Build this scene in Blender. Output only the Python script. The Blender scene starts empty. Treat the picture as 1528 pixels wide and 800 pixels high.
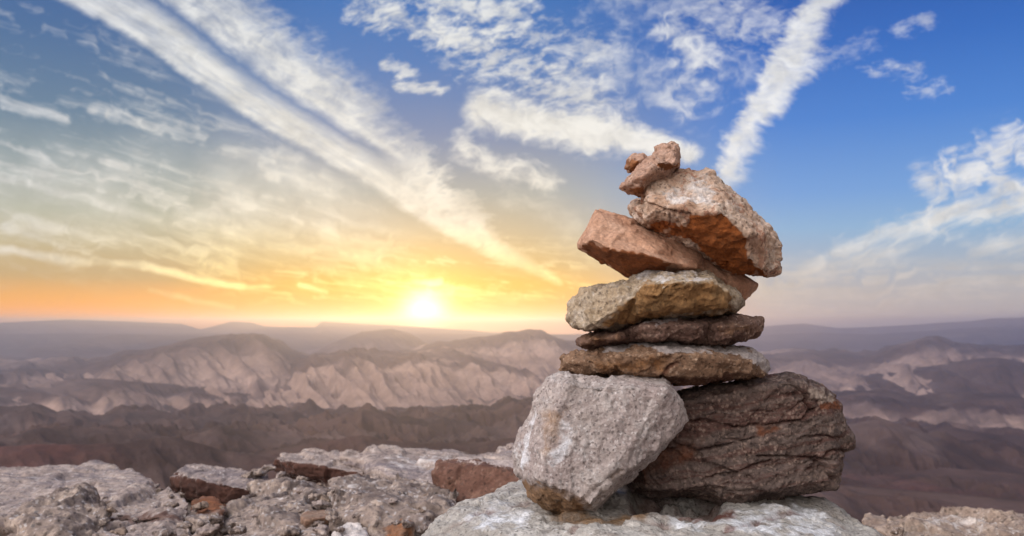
# Cairn of balanced stones on a rocky ledge above desert hills at sunset.
import bpy, bmesh, math, random
import numpy as np
from mathutils import Vector

random.seed(7)
R = math.radians
scene = bpy.context.scene
COL = scene.collection

# ------------------------------------------------------------------ camera frame
FPX, CX, CY, HZN = 1199.0, 764.0, 400.0, 482.0      # focal length in photo pixels, centre, horizon row
CAM = np.array([0.0, 0.0, 0.70])
PITCH = math.atan((HZN - CY) / FPX)
CP, SP = math.cos(PITCH), math.sin(PITCH)
FWD, RIGHT, UP = np.array([0, CP, SP]), np.array([1.0, 0, 0]), np.array([0, -SP, CP])


def P(px, py, d):
    """a point seen along photo pixel (px, py) at depth d metres"""
    return CAM + d * (FWD + (px - CX) / FPX * RIGHT - (py - CY) / FPX * UP)


def ST(px, py):
    """direction of a pixel as (s, t): tangent of azimuth and of elevation, in units of 1/1199"""
    v = FWD + (px - CX) / FPX * RIGHT - (py - CY) / FPX * UP
    return v[0] / v[1] * FPX, v[2] / v[1] * FPX


def project(co):
    v = co - CAM
    d = v @ FWD
    return CX + (v @ RIGHT) / d * FPX, CY - (v @ UP) / d * FPX, d


def lin(r, g, b, k=1.0):
    f = lambda c: (c / 255 / 12.92) if c / 255 <= 0.04045 else ((c / 255 + 0.055) / 1.055) ** 2.4
    return (f(r) * k, f(g) * k, f(b) * k, 1.0)


# ------------------------------------------------------------------ noise
_rng = np.random.default_rng(11)
_perm = np.concatenate([_rng.permutation(256)] * 3)
_g = _rng.normal(size=(256, 3))
_g /= np.linalg.norm(_g, axis=1)[:, None]


def pnoise(p):
    p = np.asarray(p, float)
    i = np.floor(p).astype(int)
    f = p - i
    u = f * f * f * (f * (f * 6 - 15) + 10)
    i &= 255
    out = 0
    for dx in (0, 1):
        for dy in (0, 1):
            for dz in (0, 1):
                h = _perm[_perm[_perm[(i[:, 0] + dx) & 255] + ((i[:, 1] + dy) & 255)] + ((i[:, 2] + dz) & 255)]
                g = _g[h]
                d = g[:, 0] * (f[:, 0] - dx) + g[:, 1] * (f[:, 1] - dy) + g[:, 2] * (f[:, 2] - dz)
                w = (u[:, 0] if dx else 1 - u[:, 0]) * (u[:, 1] if dy else 1 - u[:, 1]) * (u[:, 2] if dz else 1 - u[:, 2])
                out = out + w * d
    return out * 1.5


def fbm(p, octs=5, gain=0.5, seed=0.0):
    p = p + seed * 17.31
    a, s = 1.0, 0
    for _ in range(octs):
        s = s + a * pnoise(p)
        p = p * 2.03 + 5.1
        a *= gain
    return s


def ridged(p, octs=4, gain=0.5, seed=0.0):
    p = p + seed * 9.77
    a, s = 1.0, 0
    for _ in range(octs):
        s = s + a * (1 - 2 * np.abs(pnoise(p)))
        p = p * 2.1 + 3.7
        a *= gain
    return s


def smooth(a, b, x):
    t = np.clip((x - a) / (b - a), 0, 1)
    return t * t * (3 - 2 * t)


def terrace(v, n, sharp=0.3):
    v = v * n
    f = np.floor(v)
    return (f + smooth(0.5 - sharp / 2, 0.5 + sharp / 2, v - f)) / n


def poly_mask(px, py, poly, feather):
    poly = np.asarray(poly, float)
    inside = np.zeros(len(px), bool)
    dist = np.full(len(px), 1e9)
    for (x0, y0), (x1, y1) in zip(poly, np.roll(poly, -1, 0)):
        c = (y0 > py) != (y1 > py)
        with np.errstate(divide='ignore', invalid='ignore'):
            xi = (x1 - x0) * (py - y0) / (y1 - y0 + 1e-12) + x0
        inside ^= c & (px < xi)
        dx, dy = x1 - x0, y1 - y0
        h = np.clip(((px - x0) * dx + (py - y0) * dy) / (dx * dx + dy * dy + 1e-9), 0, 1)
        dist = np.minimum(dist, np.hypot(px - x0 - h * dx, py - y0 - h * dy))
    sd = np.where(inside, dist, -dist)
    return smooth(-feather, feather, sd)


def line_dist(px, py, pts):
    dist = np.full(len(px), 1e9)
    for (x0, y0), (x1, y1) in zip(pts[:-1], pts[1:]):
        dx, dy = x1 - x0, y1 - y0
        h = np.clip(((px - x0) * dx + (py - y0) * dy) / (dx * dx + dy * dy + 1e-9), 0, 1)
        dist = np.minimum(dist, np.hypot(px - x0 - h * dx, py - y0 - h * dy))
    return dist


# ------------------------------------------------------------------ node helper
class Nodes:
    def __init__(self, tree):
        self.t = tree
        tree.nodes.clear()

    def n(self, typ, **kw):
        nd = self.t.nodes.new(typ)
        for k, v in kw.items():
            setattr(nd, k, v)
        return nd

    def put(self, sock, v):
        if isinstance(v, bpy.types.NodeSocket):
            self.t.links.new(v, sock)
        elif v is not None:
            sock.default_value = v

    def m(self, op, a, b=None, c=None, clamp=False):
        nd = self.n('ShaderNodeMath', operation=op, use_clamp=clamp)
        for i, v in enumerate((a, b, c)):
            if v is not None:
                self.put(nd.inputs[i], v)
        return nd.outputs[0]

    def vm(self, op, a, b=None, scale=None):
        nd = self.n('ShaderNodeVectorMath', operation=op)
        self.put(nd.inputs[0], a)
        if b is not None:
            self.put(nd.inputs[1], b)
        if scale is not None:
            self.put(nd.inputs['Scale'], scale)
        return nd.outputs['Value'] if op in ('DOT_PRODUCT', 'LENGTH', 'DISTANCE') else nd.outputs[0]

    def sstep(self, x, a, b, lo=0.0, hi=1.0):
        nd = self.n('ShaderNodeMapRange', interpolation_type='SMOOTHSTEP')
        for i, v in enumerate((x, a, b, lo, hi)):
            self.put(nd.inputs[i], v)
        return nd.outputs[0]

    def lmap(self, x, a, b, lo=0.0, hi=1.0):
        nd = self.n('ShaderNodeMapRange')
        for i, v in enumerate((x, a, b, lo, hi)):
            self.put(nd.inputs[i], v)
        return nd.outputs[0]

    def mix(self, fac, a, b, blend='MIX'):
        nd = self.n('ShaderNodeMix', data_type='RGBA', blend_type=blend)
        self.put(nd.inputs[0], fac)
        self.put(nd.inputs[6], a)
        self.put(nd.inputs[7], b)
        return nd.outputs[2]

    def ramp(self, fac, stops, interp='LINEAR'):
        nd = self.n('ShaderNodeValToRGB')
        cr = nd.color_ramp
        cr.interpolation = interp
        while len(cr.elements) < len(stops):
            cr.elements.new(0.5)
        for e, (p, c) in zip(cr.elements, sorted(stops, key=lambda q: q[0])):
            e.position = p
            e.color = c
        self.put(nd.inputs[0], fac)
        return nd.outputs[0]

    def curve(self, x, pts):
        nd = self.n('ShaderNodeFloatCurve')
        cm = nd.mapping
        cm.use_clip = False
        cv = cm.curves[0]
        pts = sorted(pts)
        while len(cv.points) < len(pts):
            cv.points.new(0.5, 0.5)
        for p, q in zip(cv.points, pts):
            p.location = q
            p.handle_type = 'AUTO'
        cm.update()
        self.put(nd.inputs['Value'], x)
        return nd.outputs[0]

    def comb(self, x, y, z):
        nd = self.n('ShaderNodeCombineXYZ')
        for i, v in enumerate((x, y, z)):
            self.put(nd.inputs[i], v)
        return nd.outputs[0]

    def noise(self, vec, scale=1.0, detail=4.0, rough=0.5, dist=0.0, color=False):
        nd = self.n('ShaderNodeTexNoise')
        self.put(nd.inputs['Vector'], vec)
        nd.inputs['Scale'].default_value = scale
        nd.inputs['Detail'].default_value = detail
        nd.inputs['Roughness'].default_value = rough
        nd.inputs['Distortion'].default_value = dist
        return nd.outputs['Color'] if color else nd.outputs['Fac']

    def voronoi(self, vec, scale, feature='F1', out='Distance', rand=1.0):
        nd = self.n('ShaderNodeTexVoronoi', feature=feature)
        self.put(nd.inputs['Vector'], vec)
        nd.inputs['Scale'].default_value = scale
        nd.inputs['Randomness'].default_value = rand
        return nd.outputs[out]


# ------------------------------------------------------------------ sky
SUN_S, SUN_T = ST(633, 470)
SUN_AZ = math.atan2(SUN_S, FPX)
SUN_EL = math.atan2(SUN_T, math.hypot(SUN_S, FPX))
SUN_DIR = Vector((math.sin(SUN_AZ) * math.cos(SUN_EL), math.cos(SUN_AZ) * math.cos(SUN_EL), math.sin(SUN_EL)))


def build_world():
    w = bpy.data.worlds.new("World")
    scene.world = w
    w.use_nodes = True
    g = Nodes(w.node_tree)
    tc = g.n('ShaderNodeTexCoord')
    D = tc.outputs['Generated']
    sep = g.n('ShaderNodeSeparateXYZ')
    g.put(sep.inputs[0], D)
    x, y, z = sep.outputs
    ys = g.m('MAXIMUM', y, 0.10)
    s = g.m('MULTIPLY', g.m('DIVIDE', x, ys), FPX)
    t = g.m('MULTIPLY', g.m('DIVIDE', z, ys), FPX)
    st = g.comb(s, t, 0.0)
    front = g.sstep(y, 0.12, 0.45)
    az = g.m('ARCTAN2', x, y)
    # --- clear sky: three elevation gradients, blended round the horizon from the sun
    el = g.lmap(g.m('ARCSINE', z), 0.0, R(90))        # 0..1 = 0..90 degrees

    def E(py):
        s_, t_ = ST(CX, py)
        return max(0.0, math.degrees(math.atan2(t_, FPX)) / 90)

    def stops(lst, zen):
        return [(E(py), lin(*c[:3], k=c[3] if len(c) > 3 else 1.0)) for py, c in lst] + [(0.36, lin(*zen)), (1.0, lin(*zen))]
    left = g.ramp(el, stops([(482, (252, 146, 16, 1.6)), (455, (242, 162, 44, 1.32)), (420, (208, 176, 122)), (380, (202, 186, 146)), (335, (180, 182, 160)), (280, (142, 158, 160)),
                             (200, (106, 134, 160)), (100, (78, 114, 160)), (0, (60, 100, 160))], (52, 92, 158)))
    mid = g.ramp(el, stops([(482, (255, 140, 0, 2.0)), (455, (255, 164, 6, 1.3)), (425, (248, 190, 60, 1.05)), (395, (226, 190, 116)), (345, (206, 190, 156)), (290, (178, 180, 172)),
                            (200, (130, 148, 182)), (100, (88, 130, 190)), (0, (64, 118, 188))], (48, 100, 180)))
    right = g.ramp(el, stops([(482, (204, 192, 186)), (440, (192, 188, 188)), (400, (172, 186, 202)), (350, (146, 184, 220)), (300, (120, 166, 224)),
                              (200, (80, 136, 214)), (100, (56, 112, 196)), (0, (42, 92, 176))], (40, 86, 170)))
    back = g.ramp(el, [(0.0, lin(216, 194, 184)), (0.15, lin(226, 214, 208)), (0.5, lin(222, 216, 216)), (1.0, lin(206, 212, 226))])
    azd = g.m('MULTIPLY', az, 180 / math.pi)
    base = g.mix(g.sstep(azd, -26.0, -12.0), left, mid)
    base = g.mix(g.sstep(azd, 0.0, 20.0), base, right)

    # --- shared noise fields
    warp = g.vm('SCALE', g.vm('SUBTRACT', g.noise(st, 1 / 150, 3, 0.55, color=True), (0.5, 0.5, 0.5)), scale=46.0)
    wst = g.vm('ADD', st, warp)
    wsm = g.vm('ADD', st, g.vm('SCALE', warp, scale=0.22))
    def rot(vec, deg):
        nd = g.n('ShaderNodeVectorRotate', rotation_type='Z_AXIS')
        g.put(nd.inputs['Vector'], vec)
        nd.inputs['Angle'].default_value = R(deg)
        return nd.outputs[0]
    nf = g.noise(g.vm("MULTIPLY", wsm, (1 / 60, 1 / 36, 1)), 1.0, 6, 0.58)
    nfine = g.noise(g.vm("MULTIPLY", rot(wsm, -12), (1 / 30, 1 / 14, 1)), 1.0, 5, 0.62)

    nmix = g.m('ADD', g.m('MULTIPLY', nf, 0.5), g.m('MULTIPLY', nfine, 0.5))

    alpha = None
    lit = None

    def over(a):
        nonlocal alpha
        alpha = a if alpha is None else g.m('SUBTRACT', 1.0, g.m('MULTIPLY', g.m('SUBTRACT', 1.0, alpha), g.m('SUBTRACT', 1.0, a)))

    # --- the double contrail that runs from upper left down to the sun
    A0, A1 = np.array(ST(85, 0)), np.array(ST(800, 415))
    ax = (A1 - A0) / np.linalg.norm(A1 - A0)
    bx = np.array([-ax[1], ax[0]])
    rel = g.vm('SUBTRACT', g.vm('ADD', st, g.vm('SCALE', warp, scale=0.28)), (A0[0], A0[1], 0))
    a = g.vm('DOT_PRODUCT', rel, (ax[0], ax[1], 0))
    b = g.vm('DOT_PRODUCT', rel, (bx[0], bx[1], 0))
    an = g.lmap(a, -300, 1000)

    def edge(pts):
        q = []
        for p in pts:
            r = np.array(ST(*p)) - A0
            q.append(((r @ ax + 300) / 1300, (r @ bx + 100) / 400))
        return g.m('SUBTRACT', g.m('MULTIPLY', g.curve(an, q), 400), 100)
    lo = edge([(-120, -100), (85, 0), (180, 50), (300, 131), (400, 195), (480, 241), (560, 290), (620, 330), (700, 372), (760, 398), (815, 422)])
    md = edge([(20, -150), (232, 0), (330, 76), (440, 153), (520, 204), (585, 243), (640, 287), (700, 335), (760, 380), (815, 416)])
    up = edge([(200, -150), (400, 0), (490, 68), (560, 132), (590, 172), (645, 225), (695, 290), (745, 345), (790, 385), (825, 414)])
    tail = g.sstep(g.m('ADD', a, g.m('MULTIPLY', g.m('SUBTRACT', nf, 0.5), 160.0)), 880.0, 780.0)
    j = g.m('MULTIPLY', g.m('SUBTRACT', nmix, 0.5), 1.15)
    dl = g.m('ADD', g.m('SUBTRACT', b, lo), g.m('MULTIPLY', j, 16.0))
    dm = g.m('ADD', g.m('SUBTRACT', b, md), g.m('MULTIPLY', j, 16.0))
    du = g.m('ADD', g.m('SUBTRACT', b, up), g.m('MULTIPLY', j, 130.0))
    width = g.m('MAXIMUM', g.m('SUBTRACT', md, lo), 10.0)
    rl = g.m('DIVIDE', dl, width)
    fib = g.noise(g.comb(g.m('MULTIPLY', a, 1 / 120), g.m('MULTIPLY', b, 1 / 20), 0.0), 1.0, 5, 0.6)
    c1 = g.m('MULTIPLY', g.sstep(dl, -3.0, 12.0), g.sstep(rl, 1.12, 0.55, 0.0, 1.0))
    c1 = g.m('MULTIPLY', c1, g.lmap(fib, 0.34, 0.56, 0.55, 1.0))
    c2 = g.m('MULTIPLY', g.sstep(dm, -4.0, 18.0), g.sstep(du, 12.0, -58.0))
    c2 = g.m('MULTIPLY', c2, g.lmap(g.m('ADD', g.m('MULTIPLY', fib, 0.5), g.m('MULTIPLY', nf, 0.5)), 0.36, 0.56, 0.45, 0.98))
    both = g.m('MULTIPLY', g.sstep(a, 520.0, 640.0), g.m('MULTIPLY', g.sstep(dl, -2.0, 14.0), g.sstep(du, 10.0, -26.0)))
    band = g.m('MULTIPLY', g.m('MAXIMUM', g.m('MAXIMUM', c1, c2), g.m('MULTIPLY', both, g.sstep(nmix, 0.3, 0.55, 0.55, 1.0))), tail)
    over(g.m('MULTIPLY', band, 0.95))

    # --- the ragged contrail behind the cairn
    jag = g.noise(g.vm('MULTIPLY', rot(wsm, 14), (1 / 85, 1 / 25, 1)), 1.0, 5, 0.62)
    tn = g.lmap(t, 150, 650)

    def xedge(pts):
        q = [((ST(*p)[1] - 150) / 500, (ST(*p)[0] - 250) / 400) for p in pts]
        return g.m('ADD', g.m('MULTIPLY', g.curve(tn, q), 400), 250)
    xl = xedge([(1260, -140), (1195, 0), (1176, 45), (1140, 95), (1122, 130), (1102, 170), (1086, 200), (1072, 245), (1058, 290)])
    xr = xedge([(1330, -140), (1250, 0), (1226, 42), (1216, 85), (1196, 118), (1166, 158), (1136, 190), (1118, 240), (1085, 290)])
    jj = g.m('MULTIPLY', g.m('SUBTRACT', jag, 0.5), 70.0)
    c3 = g.m('MULTIPLY', g.sstep(g.m('ADD', g.m('SUBTRACT', s, xl), jj), -6.0, 16.0), g.sstep(g.m('ADD', g.m('SUBTRACT', s, xr), jj), 18.0, -20.0))
    c3 = g.m('MULTIPLY', c3, g.sstep(t, ST(1070, 300)[1], ST(1070, 255)[1]))
    over(g.m('MULTIPLY', c3, g.lmap(nfine, 0.3, 0.6, 0.72, 1.0)))

    # --- loose puffs and streaks: a capsule each, broken up by the noise
    def puff(p0, p1, r, op=1.0, nz=None, rough=1.0, soft=0.5, r1=None):
        q0, q1 = ST(*p0), ST(*p1)
        ba = Vector((q1[0] - q0[0], q1[1] - q0[1], 0))
        pa = g.vm('SUBTRACT', wst, (q0[0], q0[1], 0))
        h = g.m('MULTIPLY', g.vm('DOT_PRODUCT', pa, tuple(ba)), 1 / max(ba.length_squared, 1e-6), clamp=True)
        d = g.vm('DISTANCE', pa, g.vm('SCALE', tuple(ba), scale=h))
        r, r1_ = r * 1.3, (r1 or r) * 1.3
        rr = r if r1 is None else g.m('MULTIPLY_ADD', h, r1_ - r, r)
        mask = g.m('SUBTRACT', 1.0, g.m('DIVIDE', d, rr))
        dens = g.m('MULTIPLY_ADD', g.m('SUBTRACT', nz or nmix, 0.52), 3.4 * rough, mask)
        over(g.m('MULTIPLY', g.sstep(dens, -0.1, soft * 1.5, 0.0, op), g.sstep(mask, -0.35, 0.25)))
    # bright bar left of the cairn's top
    puff((715, 168), (880, 196), 30, 1.0, rough=0.5, soft=0.5, r1=32)
    puff((880, 196), (1035, 225), 36, 1.0, rough=0.55, soft=0.5, r1=18)
    puff((850, 120), (930, 185), 44, 0.75, rough=1.1, soft=0.9, r1=36)
    # mackerel patch at the top centre
    puff((545, 8), (720, 62), 30, 0.95, rough=1.5, soft=0.8)
    puff((640, -10), (770, 18), 34, 0.95, rough=1.5, soft=0.8)
    puff((582, 94), (620, 107), 11, 0.75, nfine, rough=1.0, soft=0.8)
    puff((602, 120), (658, 136), 11, 0.8, nfine, rough=1.0, soft=0.8)
    puff((690, 70), (790, 100), 40, 0.55, nfine, rough=1.3, soft=1.0)
    puff((730, 105), (850, 140), 42, 0.6, nfine, rough=1.4, soft=1.0)
    puff((800, 50), (900, 75), 30, 0.55, nfine, rough=1.5, soft=1.0)
    puff((880, 80), (1010, 130), 55, 0.5, nf, rough=1.3, soft=1.1)
    puff((1010, 50), (1045, 85), 30, 0.85, nf, rough=1.0, soft=0.9)
    puff((1060, 20), (1180, 60), 42, 0.55, nfine, rough=1.4, soft=1.1)
    puff((1020, 130), (1090, 110), 36, 0.5, nf, rough=1.2, soft=1.1)
    puff((900, -10), (1120, 20), 45, 0.4, nf, rough=1.4, soft=1.1)
    puff((690, 222), (820, 268), 22, 0.8, nf, rough=0.9, soft=0.8)
    puff((760, 275), (850, 330), 40, 0.35, nf, rough=1.0, soft=1.3)
    puff((690, 205), (700, 225), 16, 0.5, nf, rough=0.8, soft=0.8)
    # right of the contrail
    puff((1230, 92), (1300, 62), 18, 0.34, nfine, rough=1.1, soft=1.0)
    puff((1300, 106), (1360, 104), 16, 0.6, nfine, rough=1.2, soft=1.0)
    puff((1355, 131), (1405, 125), 13, 0.7, nfine, rough=1.1, soft=1.0)
    puff((1340, 44), (1386, 32), 12, 0.45, nfine, rough=1.2, soft=1.0)
    streak_r = g.noise(g.vm('MULTIPLY', rot(wsm, -17), (1 / 150, 1 / 22, 1)), 1.0, 5, 0.55)
    puff((1390, 275), (1450, 240), 30, 0.9, streak_r, rough=0.8, soft=0.7, r1=26)
    puff((1440, 240), (1580, 190), 30, 0.85, streak_r, rough=0.9, soft=0.7, r1=44)
    puff((1200, 402), (1400, 335), 22, 0.75, streak_r, rough=0.9, soft=0.9, r1=30)
    puff((1400, 335), (1570, 285), 34, 0.9, streak_r, rough=0.9, soft=0.9, r1=28)
    puff((1490, 268), (1560, 300), 24, 0.85, streak_r, rough=0.7, soft=0.7)
    puff((1450, 372), (1580, 360), 20, 0.8, streak_r, rough=0.8, soft=0.9)
    # flat veil low on the right, in layers
    lay = g.noise(g.vm("MULTIPLY", wsm, (1 / 260, 1 / 18, 1)), 1.0, 5, 0.55)
    veil = g.m('MULTIPLY', g.m('MULTIPLY', g.sstep(t, 112.0, 70.0), g.sstep(t, 0.0, 20.0)), g.sstep(azd, 10.0, 20.0))
    over(g.m('MULTIPLY', g.m('MULTIPLY', veil, g.sstep(lay, 0.35, 0.65)), 0.62))
    # --- thin streaks on the left
    lwarp = wsm
    sl = g.noise(g.vm('MULTIPLY', rot(lwarp, 17), (1 / 340, 1 / 20, 1)), 1.0, 5, 0.52)
    big = g.noise(st, 1 / 130, 2, 0.5)
    lm = g.m('MULTIPLY', g.sstep(azd, -4.0, -15.0), g.m('MULTIPLY', g.sstep(t, 470.0, 250.0, 0.62, 1.0), g.sstep(t, 20.0, 130.0)))
    lm = g.m('MULTIPLY', lm, g.sstep(dl, 10.0, -25.0))
    over(g.m('MULTIPLY', g.m('MULTIPLY', lm, g.sstep(g.m('ADD', sl, g.m('MULTIPLY', g.m('SUBTRACT', big, 0.5), 0.6)), 0.46, 0.80)), 0.62))
    over(g.m('MULTIPLY', g.m('MULTIPLY', g.sstep(azd, 2.0, -10.0), g.sstep(dl, 20.0, -40.0)), g.m('MULTIPLY', g.m('MULTIPLY', g.sstep(t, 110.0, 170.0), g.sstep(t, 330.0, 200.0)), g.lmap(big, 0.3, 0.7, 0.1, 0.5))))
    puff((-30, 136), (100, 174), 12, 0.75, sl, rough=0.8, soft=0.8)
    puff((152, 164), (200, 184), 13, 0.65, sl, rough=0.8, soft=0.9)
    puff((160, 250), (270, 295), 22, 0.75, sl, rough=0.9, soft=0.9)
    puff((-30, 255), (240, 325), 8, 0.5, sl, rough=0.25, soft=0.9)
    puff((20, 335), (330, 372), 26, 0.75, sl, rough=0.8, soft=1.0)
    puff((280, 330), (560, 385), 44, 0.75, sl, rough=0.6, soft=1.1)
    puff((330, 260), (600, 370), 60, 0.4, sl, rough=0.5, soft=1.4)
    puff((-30, 366), (215, 402), 8, 0.8, sl, rough=0.14, soft=0.6)
    puff((215, 402), (415, 425), 8, 0.9, sl, rough=0.14, soft=0.6, r1=5)
    puff((225, 438), (350, 452), 6, 0.5, sl, rough=0.2, soft=0.8)
    puff((452, 428), (490, 436), 5, 0.8, sl, rough=0.14, soft=0.6)
    puff((405, 268), (415, 272), 8, 0.8, rough=0.4, soft=0.6)
    puff((415, 232), (450, 245), 16, 0.6, rough=0.8, soft=0.8)
    # streaks round the sun
    low = g.noise(g.vm('MULTIPLY', rot(wsm, 6), (1 / 170, 1 / 12, 1)), 1.0, 5, 0.55)
    lowm = g.m('MULTIPLY', g.m('MULTIPLY', g.sstep(t, 4.0, 40.0), g.sstep(t, 150.0, 90.0)), g.m('MULTIPLY', g.sstep(azd, -24.0, -12.0), g.sstep(azd, 12.0, 2.0)))
    over(g.m('MULTIPLY', g.m('MULTIPLY', lowm, g.sstep(low, 0.45, 0.75)), 0.6))
    puff((597, 411), (662, 420), 6, 1.0, low, rough=0.16, soft=0.5)
    puff((520, 425), (700, 440), 12, 0.5, low, rough=0.5, soft=1.0)
    puff((660, 432), (800, 446), 9, 0.5, low, rough=0.4, soft=1.0)
    puff((690, 348), (832, 418), 22, 0.85, nmix, rough=0.6, soft=0.8, r1=9)
    puff((545, 438), (590, 445), 8, 0.6, low, rough=0.5, soft=0.9)
    # generic high cloud for the half of the sky behind the camera
    plane = g.vm('SCALE', D, scale=g.m('DIVIDE', 1.0, g.m('MAXIMUM', z, 0.12)))
    cb = g.noise(plane, 1.3, 5, 0.55)

    # --- cloud colour: white overhead, cream and gold towards the sun
    near = g.sstep(g.m('ABSOLUTE', g.m('ADD', azd, 8.0)), 30.0, 8.0)
    ccw = g.ramp(el, [(E(480), lin(255, 208, 96)), (E(430), lin(255, 226, 140, 1.6)), (E(390), lin(253, 232, 172, 1.2)), (E(330), lin(254, 244, 222)), (E(240), lin(246, 242, 232)), (E(0), lin(228, 230, 230))])
    ccr = g.ramp(el, [(E(480), lin(214, 198, 188)), (E(420), lin(222, 212, 202)), (E(370), lin(236, 234, 230)), (E(240), lin(238, 238, 240)), (E(0), lin(236, 238, 242))])
    cc = g.mix(near, ccr, ccw)
    shade = g.lmap(nf, 0.3, 0.62, 0.80, 1.06)
    cc = g.mix(1.0, cc, g.comb(shade, shade, shade), 'MULTIPLY')
    sky = g.mix(g.m('MULTIPLY', alpha, 1.0, clamp=True), base, cc)
    # --- sun: saturated disc and its aureole
    ang = g.m('MULTIPLY', g.m('ARCCOSINE', g.m('MINIMUM', g.vm('DOT_PRODUCT', D, tuple(SUN_DIR)), 1.0)), 180 / math.pi)

    def glow(width, col, k):
        e = g.m('EXPONENT', g.m('MULTIPLY', g.m('POWER', g.m('DIVIDE', ang, width), 2.0), -1.0))
        return g.vm('SCALE', (col[0] * k, col[1] * k, col[2] * k), scale=e)
    gl = g.vm('ADD', g.vm('ADD', glow(1.5, (1, .84, .52), 3.0), glow(3.8, (1, .54, .06), 0.55)), glow(8.0, (1, .55, .10), 0.10))
    sky = g.vm('ADD', sky, gl)
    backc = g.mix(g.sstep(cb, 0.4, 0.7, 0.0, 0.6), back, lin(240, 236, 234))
    fill_lobe = g.m('POWER', g.m('MAXIMUM', g.vm('DOT_PRODUCT', D, tuple(Vector((-0.62, -0.45, 0.64)).normalized())), 0.0), 3.0)  # added glow in the unseen sky behind the camera, fills and models the stones
    sky = g.mix(front, g.vm('SCALE', backc, scale=g.m('MULTIPLY_ADD', fill_lobe, 5.6, 0.52)), sky)
    # physical sky underneath, sun disc off
    nish = g.n('ShaderNodeTexSky', sky_type='NISHITA')
    nish.sun_disc = False
    nish.sun_elevation = SUN_EL
    nish.sun_rotation = SUN_AZ
    nish.air_density = 1.0
    nish.dust_density = 1.0
    final = g.vm('ADD', g.vm('SCALE', sky, scale=9.5), g.vm('SCALE', nish.outputs[0], scale=0.06))
    bg = g.n('ShaderNodeBackground')
    g.put(bg.inputs[0], final)
    bg.inputs[1].default_value = 0.1
    o = g.n('ShaderNodeOutputWorld')
    g.t.links.new(bg.outputs[0], o.inputs[0])
    w.cycles.sampling_method = 'MANUAL'
    w.cycles.sample_map_resolution = 512


build_world()

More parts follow.
